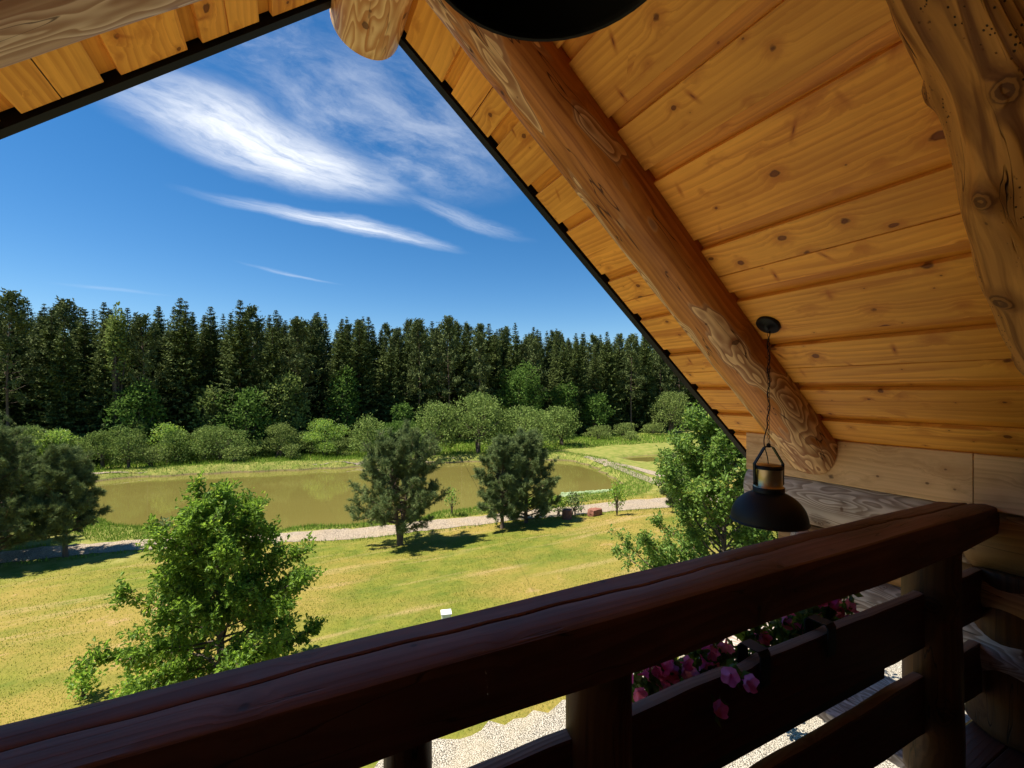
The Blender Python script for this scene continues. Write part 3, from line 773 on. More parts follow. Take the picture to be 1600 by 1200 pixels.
M_oak = leaf_mat('oak_leaves', (.095, .190, .024), (.270, .410, .055), .50, (.48, .50, .07))
M_oak2 = leaf_mat('oak_leaves_pale', (.105, .200, .036), (.260, .380, .075), .42, (.46, .50, .09))
M_pine = leaf_mat('pine_needles', (.085, .130, .044), (.215, .260, .095), .18)
M_spruce = leaf_mat('spruce_needles', (.034, .056, .016), (.135, .165, .045), .12)
M_spruce2 = leaf_mat('pine_forest_needles', (.050, .076, .026), (.150, .175, .060), .10)
M_willow = leaf_mat('willow_leaves', (.105, .170, .035), (.245, .310, .080), .25)
M_broad = leaf_mat('forest_leaves', (.060, .120, .022), (.150, .240, .045), .3)
M_broad2 = leaf_mat('pale_forest_leaves', (.120, .170, .040), (.240, .290, .080), .3)
M_grass = leaf_mat('grass_blades', (.085, .130, .013), (.27, .235, .040), .5, (.40, .29, .09))
M_lush = leaf_mat('lush_grass_blades', (.11, .20, .022), (.24, .34, .05), .3)
M_bark = plain('bark', (.085, .062, .045), .9, var=.5)
M_pbark = plain('pine_bark', (.13, .085, .055), .9, var=.5)

def unit(a): return a/(np.linalg.norm(a, axis=-1, keepdims=True)+1e-9)
def leaves_mesh(P, D, size, fold=.25, wid=.32, shape='leaf', nrm_bias=.6, rr=None):
    """P base points, D axis directions; returns V, F(tri), owner index"""
    rr = rr or rng
    n = len(P); D = unit(D); up = unit(rr.normal(0, 1, (n, 3))*(1-nrm_bias)+np.array([0, 0, nrm_bias]))
    S_ = unit(np.cross(D, up)); Nn = np.cross(S_, D)
    L = (size*rr.uniform(.65, 1.2, n))[:, None]
    if shape == 'leaf':
        pts = [P, P+D*L*.5+S_*L*wid+Nn*L*fold*.4, P+D*L-Nn*L*.1, P+D*L*.5-S_*L*wid+Nn*L*fold*.4]
        V = np.stack(pts, 1).reshape(-1, 3); i = np.arange(n)*4
        Fc = np.concatenate([np.stack([i, i+1, i+2], 1), np.stack([i, i+2, i+3], 1)]); k = 4
    elif shape == 'oak':      # lobed outline, folded on the midrib
        prof = [(.28, .16), (.34, .08), (.55, .27), (.62, .14), (.82, .24), (.90, .10)]
        pts = [P]
        for sgn in (1, -1):
            for (a, b) in prof: pts.append(P+D*L*a+S_*L*b*sgn*1.15+Nn*L*b*fold-Nn*L*a*a*.15)
        pts.append(P+D*L-Nn*L*.15)
        V = np.stack(pts, 1).reshape(-1, 3); k = 14; i = np.arange(n)*k
        Fs = []
        for off in (1, 7):
            Fs.append(np.stack([i, i+off, i+off+1], 1)); Fs.append(np.stack([i, i+off+1, i+13], 1))
            Fs.append(np.stack([i+13, i+off+1, i+off+2], 1)); Fs.append(np.stack([i+13, i+off+2, i+off+3], 1)); Fs.append(np.stack([i+13, i+off+3, i+off+4], 1)); Fs.append(np.stack([i+13, i+off+4, i+off+5], 1))
        Fc = np.concatenate(Fs)
    else:                     # needle: thin triangle
        pts = [P-S_*L*wid*.5, P+S_*L*wid*.5, P+D*L]
        V = np.stack(pts, 1).reshape(-1, 3); i = np.arange(n)*3; Fc = np.stack([i, i+1, i+2], 1); k = 3
    return V, Fc, k

def grow(H, z0, prof, nb, up0, up1, twigs, twl, curve=.3, trunk_r=.1, lean=(0, 0), trunks=1, seed=1, jitter=.25, droop=0., minr=.006, sub=True, wob=.04):
    """returns (branch tubes, [twig polylines])"""
    rr = np.random.default_rng(seed); tubes = []; tw = []
    for tk in range(trunks):
        ang = rr.uniform(0, 6.28); lx, ly = lean
        if trunks > 1: lx += .13*math.cos(tk*6.28/trunks+.2); ly += .13*math.sin(tk*6.28/trunks+.2)
        hh = H*(1 if tk == 0 else rr.uniform(.8, .95)); n = 14
        path = [np.array([lx*t*hh+wob*H*.3*math.sin(t*5+ang)*t, ly*t*hh+wob*H*.3*math.cos(t*4+ang)*t, hh*t]) for t in np.linspace(0, 1, n)]
        tubes.append((path, [max(minr, trunk_r*(1-t)**.8*(1.25 if t < .03 else 1)) for t in np.linspace(0, 1, n)], 8))
        nbk = nb//trunks
        for k in range(nbk):
            f = (k+.5)/nbk; f = min(.995, max(0, f+rr.normal(0, .3/nbk)))
            h = z0+(1-z0)*f
            i = h*(n-1); i0 = min(int(i), n-2); p = path[i0]*(1-(i-i0))+path[i0+1]*(i-i0)
            az = k*2.4+rr.normal(0, .35)+ang; L = prof(f)*H*rr.uniform(1-jitter, 1+jitter*.7)
            el = up0+(up1-up0)*f+rr.normal(0, .12)
            d = np.array([math.cos(az)*math.cos(el), math.sin(az)*math.cos(el), math.sin(el)])
            m = 6; pts = [p]; q = p.copy(); dd = d.copy()
            for s in range(m):
                dd = unit(dd+np.array([0, 0, curve*.16])+rr.normal(0, .09, 3)-np.array([0, 0, droop*.1*s])); q = q+dd*L/m; pts.append(q.copy())
            r0 = max(minr, trunk_r*.38*(1-h)**.5*min(1, L/(.3*H)))
            tubes.append((pts, list(np.linspace(r0, minr*.6, m+1)), 5))
            for w in range(twigs):
                g = rr.uniform(.22, 1.)**.8; j = g*m; j0 = min(int(j), m-1); b = pts[j0]*(1-(j-j0))+pts[j0+1]*(j-j0)
                bd = unit(pts[min(j0+1, m)]-pts[j0]); sd = unit(rr.normal(0, 1, 3)+np.array([0, 0, .25]))
                td = unit(bd*.8+sd*.9); l = twl*H*rr.uniform(.5, 1.15)*(1.1-.45*g)
                e1 = b+td*l*.5+rr.normal(0, .06, 3)*l; e2 = e1+unit(td+np.array([0, 0, curve*.4-droop*.3])+rr.normal(0, .25, 3))*l*.5
                tw.append(np.array([b, e1, e2]))
                if sub: tubes.append(([b, e1, e2], [minr*.7, minr*.5, minr*.25], 4))
            tw.append(np.array([pts[-3], pts[-2], pts[-1]]))
        tw.append(np.array([path[-3], path[-2], path[-1]]))
    return tubes, tw

def tubes_mesh(name, tubes, mat, parent):
    mb = MB()
    for pts, rs, m in tubes: tube(mb, pts, rs, m, False)
    return mesh_obj(name, mb.V, mb.F, mat, parent, True)

def foliage(name, tw, per, size, mat, parent, spread, shape='leaf', seed=2, wid=.32, out=.6, bias=.5, tuft=1, cone=.6, dsz=0.):
    rr = np.random.default_rng(seed); T = np.array(tw); n = len(T)
    idx = np.repeat(np.arange(n), per); g = rr.uniform(.15, 1.05, len(idx))
    a, b, c = T[idx, 0], T[idx, 1], T[idx, 2]
    g2 = g[:, None]; P = np.where(g2 < .5, a+(b-a)*g2*2, b+(c-b)*(g2-.5)*2)
    ax = unit(c-a); P = P+rr.normal(0, spread, P.shape)
    D = unit(ax*out+unit(rr.normal(0, 1, P.shape))*(1.05-out*.3))
    tt = np.clip(rr.uniform(0, 1, len(P))*.75+np.repeat(rr.uniform(0, .3, n), per), 0, 1)
    if tuft > 1:
        P = np.repeat(P, tuft, 0); D = np.repeat(D, tuft, 0); D = unit(D+rr.normal(0, cone, D.shape)); tt = np.repeat(tt, tuft)
    V, Fc, k = leaves_mesh(P, D, size, shape=shape, wid=wid, nrm_bias=bias, rr=rr)
    return mesh_obj(name, V, Fc, mat, parent, tint=np.repeat(tt, k))

def make_tree(name, H, g, fol, bark, label, cat, group=None, loc=(0, 0, 0), rz=0, crown='crown', trunk='trunk'):
    root = empty(name, loc, rz); tag(root, label, cat, group)
    tubes, tw = grow(H, **g)
    tubes_mesh(trunk, tubes, bark, root); foliage(crown, tw, parent=root, **fol)
    return root

def ground_at(x, y): return float(terr(np.array([x]), np.array([y]))[0])
def place(o, x, y, rz=0, s=1.): o.location = (x, y, ground_at(x, y)-.03); o.rotation_euler.z = rz; o.scale = (s, s, s)

# ---------------------------------------------------------------- near oaks
def oak_prof(f): return .16+.62*math.sin(math.pi*min(1, f*.86+.10))**.8*.62
d = ray(345, 1100); t = 8.3; ox, oy = d[0]*t, d[1]*t
OAKH = 3.0
oak = make_tree('oak_tree', OAKH, dict(z0=.14, prof=lambda f: (.60-.30*f**1.5), nb=76, up0=.05, up1=.9, twigs=26, twl=.14, curve=.35, trunk_r=.085, seed=12, jitter=.38, minr=.006),
    dict(per=17, size=.095, mat=M_oak, spread=.035, shape='oak', seed=5, bias=.62, out=.55), M_bark,
    'young bushy oak tree on the lawn, left part of the view', 'tree', loc=(ox, oy, ground_at(ox, oy)-.03))
d = ray(1130, 1000); t = 9.3; rx, ry_ = d[0]*t, d[1]*t
oak2 = make_tree('oak_tree', 4.45, dict(z0=.12, prof=lambda f: .16+.34*(1-f)**.5, nb=80, up0=.05, up1=1.05, twigs=22, twl=.085, curve=.35, trunk_r=.09, seed=31, jitter=.35, minr=.007),
    dict(per=22, size=.092, mat=M_oak2, spread=.04, shape='oak', seed=8, bias=.62, out=.5), M_bark,
    'leafy pale-green oak tree behind the small hanging lamp', 'tree', loc=(rx, ry_, ground_at(rx, ry_)-.03))

# ---------------------------------------------------------------- pines by the road
def pine(u, v, vtop, wid, label, seed, trunks=1, z0=.22, nb=60, extra=None, lean=(0, 0), shape=1.):
    p = gp(u, v); dep = p[0]*SI+p[1]*CO; H = (v-vtop)/F*dep*.875
    hw = wid/F*dep/2/H
    return make_tree('pine_tree', H, dict(z0=z0, prof=lambda f: hw*(.30+.80*math.sin(math.pi*min(1., .30+.70*f*shape))**.7)*1.0*(1 if f < .9 else .8), nb=int(nb*1.3), up0=.05, up1=1.1, twigs=24, twl=.085, curve=.5, trunk_r=.018*H+.03, trunks=trunks, seed=seed, jitter=.28, minr=.012, lean=lean),
        dict(per=8, size=.18, mat=M_pine, spread=.03, shape='needle', wid=.10, tuft=9, cone=.42, out=.9, seed=seed+1, bias=.3), M_pbark, label, 'tree', loc=(p[0], p[1], p[2]-.03))
pine(625, 852, 674, 138, 'bushy pine with a forked trunk standing alone in the middle of the lawn', 3, trunks=2, z0=.17, nb=76)
pine(785, 826, 682, 84, 'slender pine on the left of the joined pair by the dirt road', 7, z0=.16)
pine(822, 818, 678, 104, 'fuller pine on the right of the joined pair by the dirt road', 9, z0=.05, nb=70)
pine(-22, 884, 664, 150, 'large dark pine at the left edge of the view beside the dirt road', 13, z0=.08, nb=110)
pine(-75, 862, 650, 190, 'tall pine behind the large one at the left edge', 15, z0=.08, nb=80)
pine(102, 871, 712, 92, 'slim spruce-like pine with a bare lower trunk in front of the pond corner', 17, z0=.24, nb=60, shape=.75)
pine(1066, 800, 706, 60, 'small blue-green pine half hidden behind the right oak', 19, z0=.1, nb=40)

# ---------------------------------------------------------------- forest
def spruce_mesh(H, seed, w=.17):
    rr = np.random.default_rng(seed); P = []; D = []; SZ = []; tub = [([np.array([0, 0, H*t]) for t in np.linspace(0, .97, 6)], list(np.linspace(.16, .03, 6)), 6)]
    nw = 60
    for k in range(nw):
        f = (k/nw)**.92; z = H*(.06+.92*f)+rr.normal(0, .08); L0 = (w*1.22*H*(1-f)**.82+.08)
        for a in np.arange(0, 6.28, 6.28/max(5, int(9-3*f)))+rr.uniform(0, 6.28):
            L = L0*rr.uniform(.55, 1.18); a += rr.normal(0, .2); el = -.22+.75*f+rr.normal(0, .13)
            d = np.array([math.cos(a)*math.cos(el), math.sin(a)*math.cos(el), math.sin(el)]); m = max(3, int(L/.20))
            for s in range(m):
                g = (s+.6)/m; b = np.array([0, 0, z])+d*L*g+np.array([0, 0, .12*L*(g*g-g)*3])
                for sg in (-1, 1):
                    sd = np.array([-math.sin(a), math.cos(a), 0])*sg
                    P.append(b); D.append(d*.75+sd*.75*rr.uniform(.6, 1.2)+np.array([0, 0, rr.uniform(-.55, .25)])); SZ.append((.22+.38*(1-g))*min(1, .35+L/2))
                if s % 2 == 0: P.append(b); D.append(d*.4+np.array([0, 0, -.5])+rr.normal(0, .4, 3)); SZ.append(.4*min(1, .3+L/2))
    P = np.array(P); D = np.array(D); SZ = np.array(SZ)
    V, Fc, k = leaves_mesh(P, D, SZ, wid=.26, nrm_bias=.7, rr=rr)
    zt = np.repeat(np.clip(rr.uniform(0, 1, len(P)), 0, 1), k)
    return tub, V, Fc, zt
def fpine_mesh(H, seed):
    rr = np.random.default_rng(seed)
    tubes, tw = grow(H, z0=.38, prof=lambda f: .15*(1-f)**.5+.03, nb=46, up0=.0, up1=.9, twigs=9, twl=.05, trunk_r=.17, seed=seed, minr=.02, sub=False)
    T = np.array(tw); n = len(T); per = 9; idx = np.repeat(np.arange(n), per); g = rr.uniform(0, 1, len(idx))[:, None]
    P = T[idx, 0]*(1-g)+T[idx, 2]*g+rr.normal(0, .12, (len(idx), 3)); D = rr.normal(0, 1, P.shape)+np.array([0, 0, .5])
    V, Fc, k = leaves_mesh(P, D, .42, wid=.2, nrm_bias=.4, rr=rr)
    return tubes[:40], V, Fc, np.repeat(rr.uniform(0, 1, len(P)), k)
protos = []
def reg(root): protos.append(root)
kinds = []
for k, (H, sd, w, ty) in enumerate([(17.5, 1, .150, 's'), (16.5, 2, .175, 's'), (18.5, 3, .135, 's'), (15.5, 4, .19, 's'), (17.5, 5, 0, 'p'), (16.5, 6, 0, 'p'), (17, 7, .16, 's')]):
    tub, V, Fc, tt = spruce_mesh(H, sd, w*1.1) if ty == 's' else fpine_mesh(H, sd)
    root = empty('forest_spruce' if ty == 's' else 'forest_pine')
    tag(root, 'tall dark spruce standing in the dense wood behind the pond' if ty == 's' else 'tall forest pine with an open rounded top in the wood behind the pond', 'tree', 'spruces of the dense wood' if ty == 's' else 'pines of the dense wood')
    tubes_mesh('trunk', tub, M_pbark, root); mesh_obj('crown', V, Fc, M_spruce if ty == 's' else M_spruce2, root, tint=tt)
    kinds.append([root, 0, H])
rr = np.random.default_rng(77)
rows = [(62.5, 3.8), (65.5, 3.6), (69, 3.3), (73, 3.0), (78, 2.95), (84, 2.6), (91, 2.6)]
for r_, (Y, sp) in enumerate(rows):
    x0, x1 = -.47*Y-3, 1.10*Y+4
    for X in np.arange(x0, x1, sp):
        k = rr.choice(7, p=[.18, .19, .13, .17, .09, .09, .15]); kd = kinds[k]
        o = kd[0] if kd[1] == 0 else copy_tree(kd[0]); kd[1] += 1
        x, y = X+rr.uniform(-1.1, 1.1), Y+rr.uniform(-1.4, 1.4)
        place(o, x, y, rr.uniform(0, 6.28), rr.uniform(.84, 1.06)*(17.9/kd[2])*(.93 if k in (4, 5) else 1)*(.96 if x < -12 else 1))

# broadleaf trees and bushes: (u, v_base or None with Y, v_top, width px, material, label)
def bush_mesh(root, H, Wd, mat, seed, leaf, n=None, low=.0, lumps=9, crown='crown', bark=M_bark, stems=3):
    """clumpy crown: leaves on and inside several lumps, limbs reaching each lump"""
    rr = np.random.default_rng(seed); L = []
    for k in range(lumps):
        a = k*2.4+rr.uniform(-.4, .4); f = (k+.5)/lumps; zc = low+(1-low)*(.22+.66*f); rad = Wd/2*math.sqrt(max(.05, 1-((zc-.42)/.62)**2))*.62*rr.uniform(.7, 1.1)
        L.append((np.array([rad*math.cos(a), rad*math.sin(a), zc*H]), Wd*rr.uniform(.17, .27), H*rr.uniform(.12, .2)))
    L.append((np.array([0, 0, H*.84]), Wd*.2, H*.15)); L.append((np.array([0, 0, H*.5]), Wd*.3, H*.3))
    n = n or int(1500*(H*Wd)/16*(.3/leaf)**1.5)
    ks = rr.integers(0, len(L), n); C = np.array([l[0] for l in L])[ks]; Rr = np.array([(l[1], l[1], l[2]) for l in L])[ks]
    dr = unit(rr.normal(0, 1, (n, 3))); rad = rr.uniform(.35, 1.08, n)[:, None]**.6
    lum = 1+.22*np.sin(dr[:, :1]*9+ks[:, None])*np.sin(dr[:, 1:2]*8+ks[:, None]*2)
    P = C+dr*Rr*rad*lum; P[:, 2] = np.maximum(P[:, 2], .05+low*H*.8)
    D = dr*.7+rr.normal(0, .6, (n, 3))+np.array([0, 0, .25])
    V, Fc, k = leaves_mesh(P, D, leaf, wid=.3, nrm_bias=.35, rr=rr)
    mesh_obj(crown, V, Fc, mat, root, tint=np.repeat(rr.uniform(0, 1, n), k))
    mb = MB()
    for s in range(stems if low < .1 else 1):
        b = np.array([rr.normal(0, .05*Wd*(low < .1)), rr.normal(0, .05*Wd*(low < .1)), 0])
        for (c, q, w) in L[s::(stems if low < .1 else 1)]:
            midp = b*.5+c*.5+np.array([0, 0, .1*H]); tube(mb, [b, np.array([0, 0, .3*H])*.6+midp*.4, midp, c], [.018*H, .013*H, .009*H, .004*H], 5, False)
    mesh_obj('trunk' if low > .1 else 'stems', mb.V, mb.F, bark, root, True)

def bush(name, u, Y, vb, vt, wpx, mat, label, cat, seed, leaf=.3, group=None, low=0., lumps=9, n=None):
    d = ray(u, vb); t = Y/d[1]; x, y = d[0]*t, Y; g = ground_at(x, y); H = max(.4, (609-vt)/F*t-g); Wd = wpx/F*t
    root = empty(name, (x, y, g-.03)); tag(root, label, cat, group)
    bush_mesh(root, H, Wd, mat, seed, leaf, low=low, lumps=lumps, n=n); return root
for i, a in enumerate([
    (212, 60.5, 738, 600, 74, M_broad, 'dark-leaved broadleaf tree at the wood edge, farthest left of the broadleaf trees', .1),
    (388, 59.5, 712, 606, 86, M_broad, 'bright green rounded broadleaf tree at the wood edge beside a paler one', .05),
    (445, 61, 700, 584, 84, M_broad2, 'pale green broadleaf tree with loose crown at the wood edge', .1),
    (330, 61.5, 700, 605, 62, M_broad2, 'thin yellowish tree with sparse crown at the wood edge', .1),
    (538, 61.5, 680, 578, 52, M_broad, 'narrow broadleaf tree between spruces above the far bank', .1),
    (812, 61, 680, 572, 84, M_broad, 'wide dark broadleaf tree behind the grey-green willows', .1),
    (880, 61.5, 690, 598, 50, M_broad, 'small dark broadleaf tree right of the wide one behind the willows', .1),
    (929, 60.5, 690, 615, 54, M_broad, 'narrow broadleaf tree in shade above the right meadow', .1),
    (630, 60, 690, 628, 36, M_broad, 'little bright green tree between the willows and the wood', .1),
    (182, 61.5, 700, 497, 34, M_broad2, 'lime-green treetop showing high among the left spruces', .6)]):
    bush('broadleaf_tree', a[0], a[1], a[2], a[3], a[4], a[5], a[6], 'tree', 100+i, .36, low=a[7], lumps=11)
for i, a in enumerate([
    (576, 52, 712, 650, 62, 'upright willow at the left end of the willow row'), (680, 49.5, 716, 626, 78, 'rounded willow second from the left in the row'),
    (748, 48.5, 718, 612, 104, 'tallest broad willow in the middle of the row'), (820, 48.5, 714, 634, 104, 'wide willow right of the tallest one'),
    (876, 51, 710, 634, 70, 'last willow of the row, beside the green meadow'), (1050, 56, 696, 610, 62, 'lone willow under the roof edge on the right')]):
    bush('willow_tree', a[0], a[1], a[2], a[3], a[4], M_willow if i < 5 else M_broad2, 'grey-green '+a[5], 'tree', 140+i, .24, low=0., lumps=12)
# low shrubs along the far bank
SH = []
for i, u in enumerate(np.linspace(-60, 640, 34)):
    SH.append((u+random.uniform(-10, 10), random.uniform(54.6, 60), random.uniform(36, 74), random.uniform(1.9, 4.4)*(1 if u > 40 else 1.3)))
for u, Y, w, h in SH:
    d = ray(u, 700); t = Y/d[1]; x = d[0]*t; root = empty('shrub', (x, Y, ground_at(x, Y)-.03), random.uniform(0, 6.28))
    tag(root, 'low grey-green shrub in the continuous belt along the far bank of the pond', 'shrub', 'shrubs along the far bank')
    bush_mesh(root, h, w/F*t*1.15, random.choice([M_willow, M_willow, M_broad2, M_broad, M_oak2]), random.randint(0, 9999), .17, lumps=random.choice([5, 7, 9, 12]))
for i, (u, Y, w, h) in enumerate([(935, 55, 44, 2.2), (975, 56, 40, 2.4), (985, 52, 26, 1.5), (1020, 57, 40, 2.), (455, 53, 26, 1.8), (365, 53.5, 40, 1.6)]):
    d = ray(u, 700); t = Y/d[1]; x = d[0]*t; root = empty('shrub', (x, Y, ground_at(x, Y)-.03))
    tag(root, ['round green shrub on the left of the right-hand meadow', 'bright round shrub in the middle of the right-hand meadow', 'low dark shrub at the front of the right-hand meadow', 'green shrub at the right of the meadow under the roof edge',
               'small shrub standing apart on the dyke near the middle pine', 'low bushy shrub standing apart on the dyke beyond the oak top'][i], 'shrub')
    bush_mesh(root, h, w/F*t*1.1, M_broad2, 900+i, .2, lumps=6)
# small plants near the road
def small(name, u, v, vt, wpx, mat, label, cat, seed, leaf, low=0., lumps=7, n=None):
    p = gp(u, v); dep = p[0]*SI+p[1]*CO; root = empty(name, (p[0], p[1], p[2]-.02)); tag(root, label, cat)
    bush_mesh(root, (v-vt)/F*dep, wpx/F*dep, mat, seed, leaf, low=low, lumps=lumps, n=n); return root
small('sapling', 964, 806, 752, 26, M_oak, 'thin young leafy sapling by the road at the pond corner', 'tree', 201, .13, .1, n=420)
small('sapling', 706, 806, 762, 24, M_oak2, 'pale sapling on the near pond shore right of the forked pine', 'tree', 202, .12, .3, n=260)
small('shrub', 898, 806, 770, 34, M_pine, 'dark little bush between the two rusty blocks by the road', 'shrub', 203, .12)
small('shrub', 872, 808, 776, 34, M_oak, 'bright leafy bush at the foot of the joined pines', 'shrub', 204, .12)
small('shrub', 130, 1092, 1042, 46, M_oak, 'small leafy bush on the lawn at the lower left', 'shrub', 205, .09, n=360)
small('shrub', 215, 1096, 1058, 70, M_oak, 'low leafy growth below the left oak', 'shrub', 206, .09, n=500)
small('shrub', 255, 838, 812, 36, M_pine, 'dark grass tuft on the near pond shore behind the oak top', 'shrub', 207, .16, n=200)

# ---------------------------------------------------------------- grass (uncountable)
def scatter(n, az0, az1, d0, d1, keep):
    az = rng.uniform(az0, az1, n); dd = d0*(d1/d0)**rng.uniform(0, 1, n); X = dd*np.sin(az); Y = dd*np.cos(az)
    k = keep(X, Y); return X[k], Y[k], dd[k]
def road_mask():
    A = np.array([gp(*a)[:2] for a, b in PATH]); B = np.array([gp(*b)[:2] for a, b in PATH]); return np.concatenate([A, B[::-1]])
ROAD = road_mask()
def blades(name, X, Y, h, w, mat, label, cat, tintk=None):
    n = len(X); Z = terr(X, Y)-.01; P = np.stack([X, Y, Z], 1); D = unit(rng.normal(0, .38, (n, 3))+np.array([0, 0, 1.]))
    a = rng.uniform(0, 6.28, n); S_ = np.stack([np.cos(a), np.sin(a), 0*a], 1); hh = (h*rng.uniform(.5, 1.3, n))[:, None]; ww = (w*np.ones(n))[:, None]
    V = np.stack([P-S_*ww, P+S_*ww, P+D*hh], 1).reshape(-1, 3); i = np.arange(n)*3
    tt = rng.uniform(0, 1, n) if tintk is None else np.clip(tintk+rng.normal(0, .2, n), 0, 1)
    return tag(mesh_obj(name, V, np.stack([i, i+1, i+2], 1), mat, tint=np.repeat(tt, 3)), label, cat, kind='stuff')
def lawn_keep(X, Y): return (Y > 6.7) & (Y < 25.5) & (sdist(ROAD, X, Y) > .1) & (sdist(POND, X, Y) > .5)
X, Y, dd = scatter(330000, -.75, 1.25, 7.5, 40, lawn_keep)
pt = .5+.5*np.sin(X*.35+1.3*np.sin(Y*.3))*np.sin(Y*.5+X*.12); pt = .25+.5*pt
dens = rng.uniform(0, 1, len(X)) < .30+.70*(.5+.5*np.sin(X*.9+Y*.3)*np.sin(Y*1.3-X*.4))
X, Y, dd, pt = X[dens], Y[dens], dd[dens], pt[dens]
blades('lawn_grass', X, Y, .026+.0012*dd, .004+.00055*dd, M_grass, 'short sun-dried yellow-green grass covering the lawn', 'grass', pt)
def shore_keep(X, Y):
    a, b = sdist(ROAD, X, Y), sdist(POND, X, Y)
    return ((b > .1) & (b < 3.2) & (a > .15)) | ((a > .1) & (a < .5) & (rng.uniform(0, 1, len(X)) < .25))
X, Y, dd = scatter(420000, -.62, 1.25, 18, 62, shore_keep)
blades('shore_grass', X, Y, .20, .022, M_lush, 'long lush grass fringing the pond shore and the dirt road', 'grass')
X, Y, dd = scatter(130000, -.6, 1.1, 40, 80, lambda X, Y: (Y > 48) & (Y < 63) & (sdist(POND, X, Y) > 3.5) & (sdist(POND2, X, Y) > .6))
blades('meadow_grass', X, Y, .42, .05, M_lush, 'tall bright meadow grass between the pond and the wood', 'grass')
# lily pads
M_lily = leaf_mat('lily_pads', (.13, .20, .07), (.36, .42, .24), .1)
pl = []
A0, B0 = on_plane(878, 770, WZ)[:2], on_plane(955, 765, WZ)[:2]; A1, B1 = on_plane(872, 777, WZ)[:2], on_plane(962, 769, WZ)[:2]
V = []; Fc = []; tt = []
for k in range(240):
    s, q = random.random(), random.random(); c = (A0*(1-s)+B0*s)*(1-q)+(A1*(1-s)+B1*s)*q; r = random.uniform(.07, .15); a0 = random.uniform(0, 6.28); n0 = len(V); tv = random.random()
    V.append((c[0], c[1], WZ+.01+k*.00006)); tilt = random.uniform(0, .05)
    for j in range(9): a = a0+j*5.8/8; V.append((c[0]+r*math.cos(a), c[1]+r*math.sin(a), WZ+.012+k*.00006+tilt*max(0, math.cos(a))))
    Fc += [(n0, n0+1+j, n0+2+j) for j in range(8)]; tt += [tv]*10
tag(mesh_obj('lily_pads', np.array(V), np.array(Fc), M_lily, tint=tt), 'pale floating lily pads crowding the near right corner of the pond', 'lily pads', kind='stuff')

# ---------------------------------------------------------------- small things on the ground
M_white = plain('white_painted_metal', (.78, .78, .76), .4)
M_rust = plain('rusty_brick_block', (.22, .085, .05), .85, var=.4)
p = gp(697, 985); b = empty('white_bollard_light', (p[0], p[1], p[2])); tag(b, 'small white square post on the lawn just beyond the handrail', 'bollard'); b.rotation_euler.z = -.25
mb = MB(); mb.box((-.10, -.10, -.05), (.20, 0, 0), (0, .20, 0), (0, 0, .46)); fix_normals(mb.build('body', M_white, b))
mb = MB(); mb.box((-.125, -.125, .412), (.25, 0, 0), (0, .25, 0), (0, 0, .035), bev=.008); fix_normals(mb.build('cap', M_white, b))
def block(u, v, s, rz, label):
    p = gp(u, v); r_ = np.random.default_rng(int(u)); o = None
    bm = bmesh.new(); bmesh.ops.create_cube(bm, size=1); bmesh.ops.subdivide_edges(bm, edges=bm.edges, cuts=5, use_grid_fill=True)
    for vv in bm.verts:
        n_ = vv.co.normalized(); vv.co = vv.co*.72+n_*.2; vv.co += n_*.05*math.sin(vv.co.x*9+vv.co.y*7+u)+Vector(r_.normal(0, .008, 3))
        vv.co.x *= s[0]; vv.co.y *= s[1]; vv.co.z = (vv.co.z+.4)*s[2]
    me = bpy.data.meshes.new('stone_block'); bm.to_mesh(me); bm.free(); me.materials.append(M_rust); o = bpy.data.objects.new('stone_block', me); COL.objects.link(o)
    o.location = p; o.rotation_euler.z = rz; tag(o, label, 'block')
block(929, 806, (.75, .5, .42), .2, 'low rusty-red block lying alone on the road verge'); block(886, 812, (.4, .45, .6), .7, 'upright rusty-red block in the bushes by the joined pines')
# boat / trailer glimpsed behind the right oak
p = gp(1133, 727); bt = empty('parked_car', (p[0], p[1], p[2]), .5); tag(bt, 'white car partly hidden behind the right oak, beyond the ponds', 'car')
prof = [(-2.1, .35), (-2.15, .75), (-1.9, .95), (-1.2, 1.02), (-.7, 1.42), (.6, 1.45), (1.3, 1.0), (2.0, .85), (2.15, .6), (2.1, .35)]
V = [(x, s*.82*(1 if z < 1.1 else .8), z) for s in (-1, 1) for x, z in prof]; n = len(prof)
mesh_obj('body', V, [tuple(range(n))[::-1], tuple(range(n, 2*n))]+[(i, (i+1) % n, n+(i+1) % n, n+i) for i in range(n)], M_white, bt)
for s in (-1, 1):
    V = [(x, s*(.83 if z < 1.1 else .70), z) for x, z in [(-1.0, 1.06), (-.62, 1.36), (.5, 1.38), (1.05, 1.06)]]; mesh_obj('side_window', V, [(0, 1, 2, 3)], M_black, bt)
for x in (-1.35, 1.3):
    for s in (-1, 1):
        mb = MB(); lathe(mb, [(0, -.1), (.3, -.1), (.32, -.06), (.32, .06), (.3, .1), (0, .1)], m=20); w = mb.build('wheel', M_black, bt, True); w.rotation_euler.x = math.pi/2; w.location = (x, s*.75, .32)

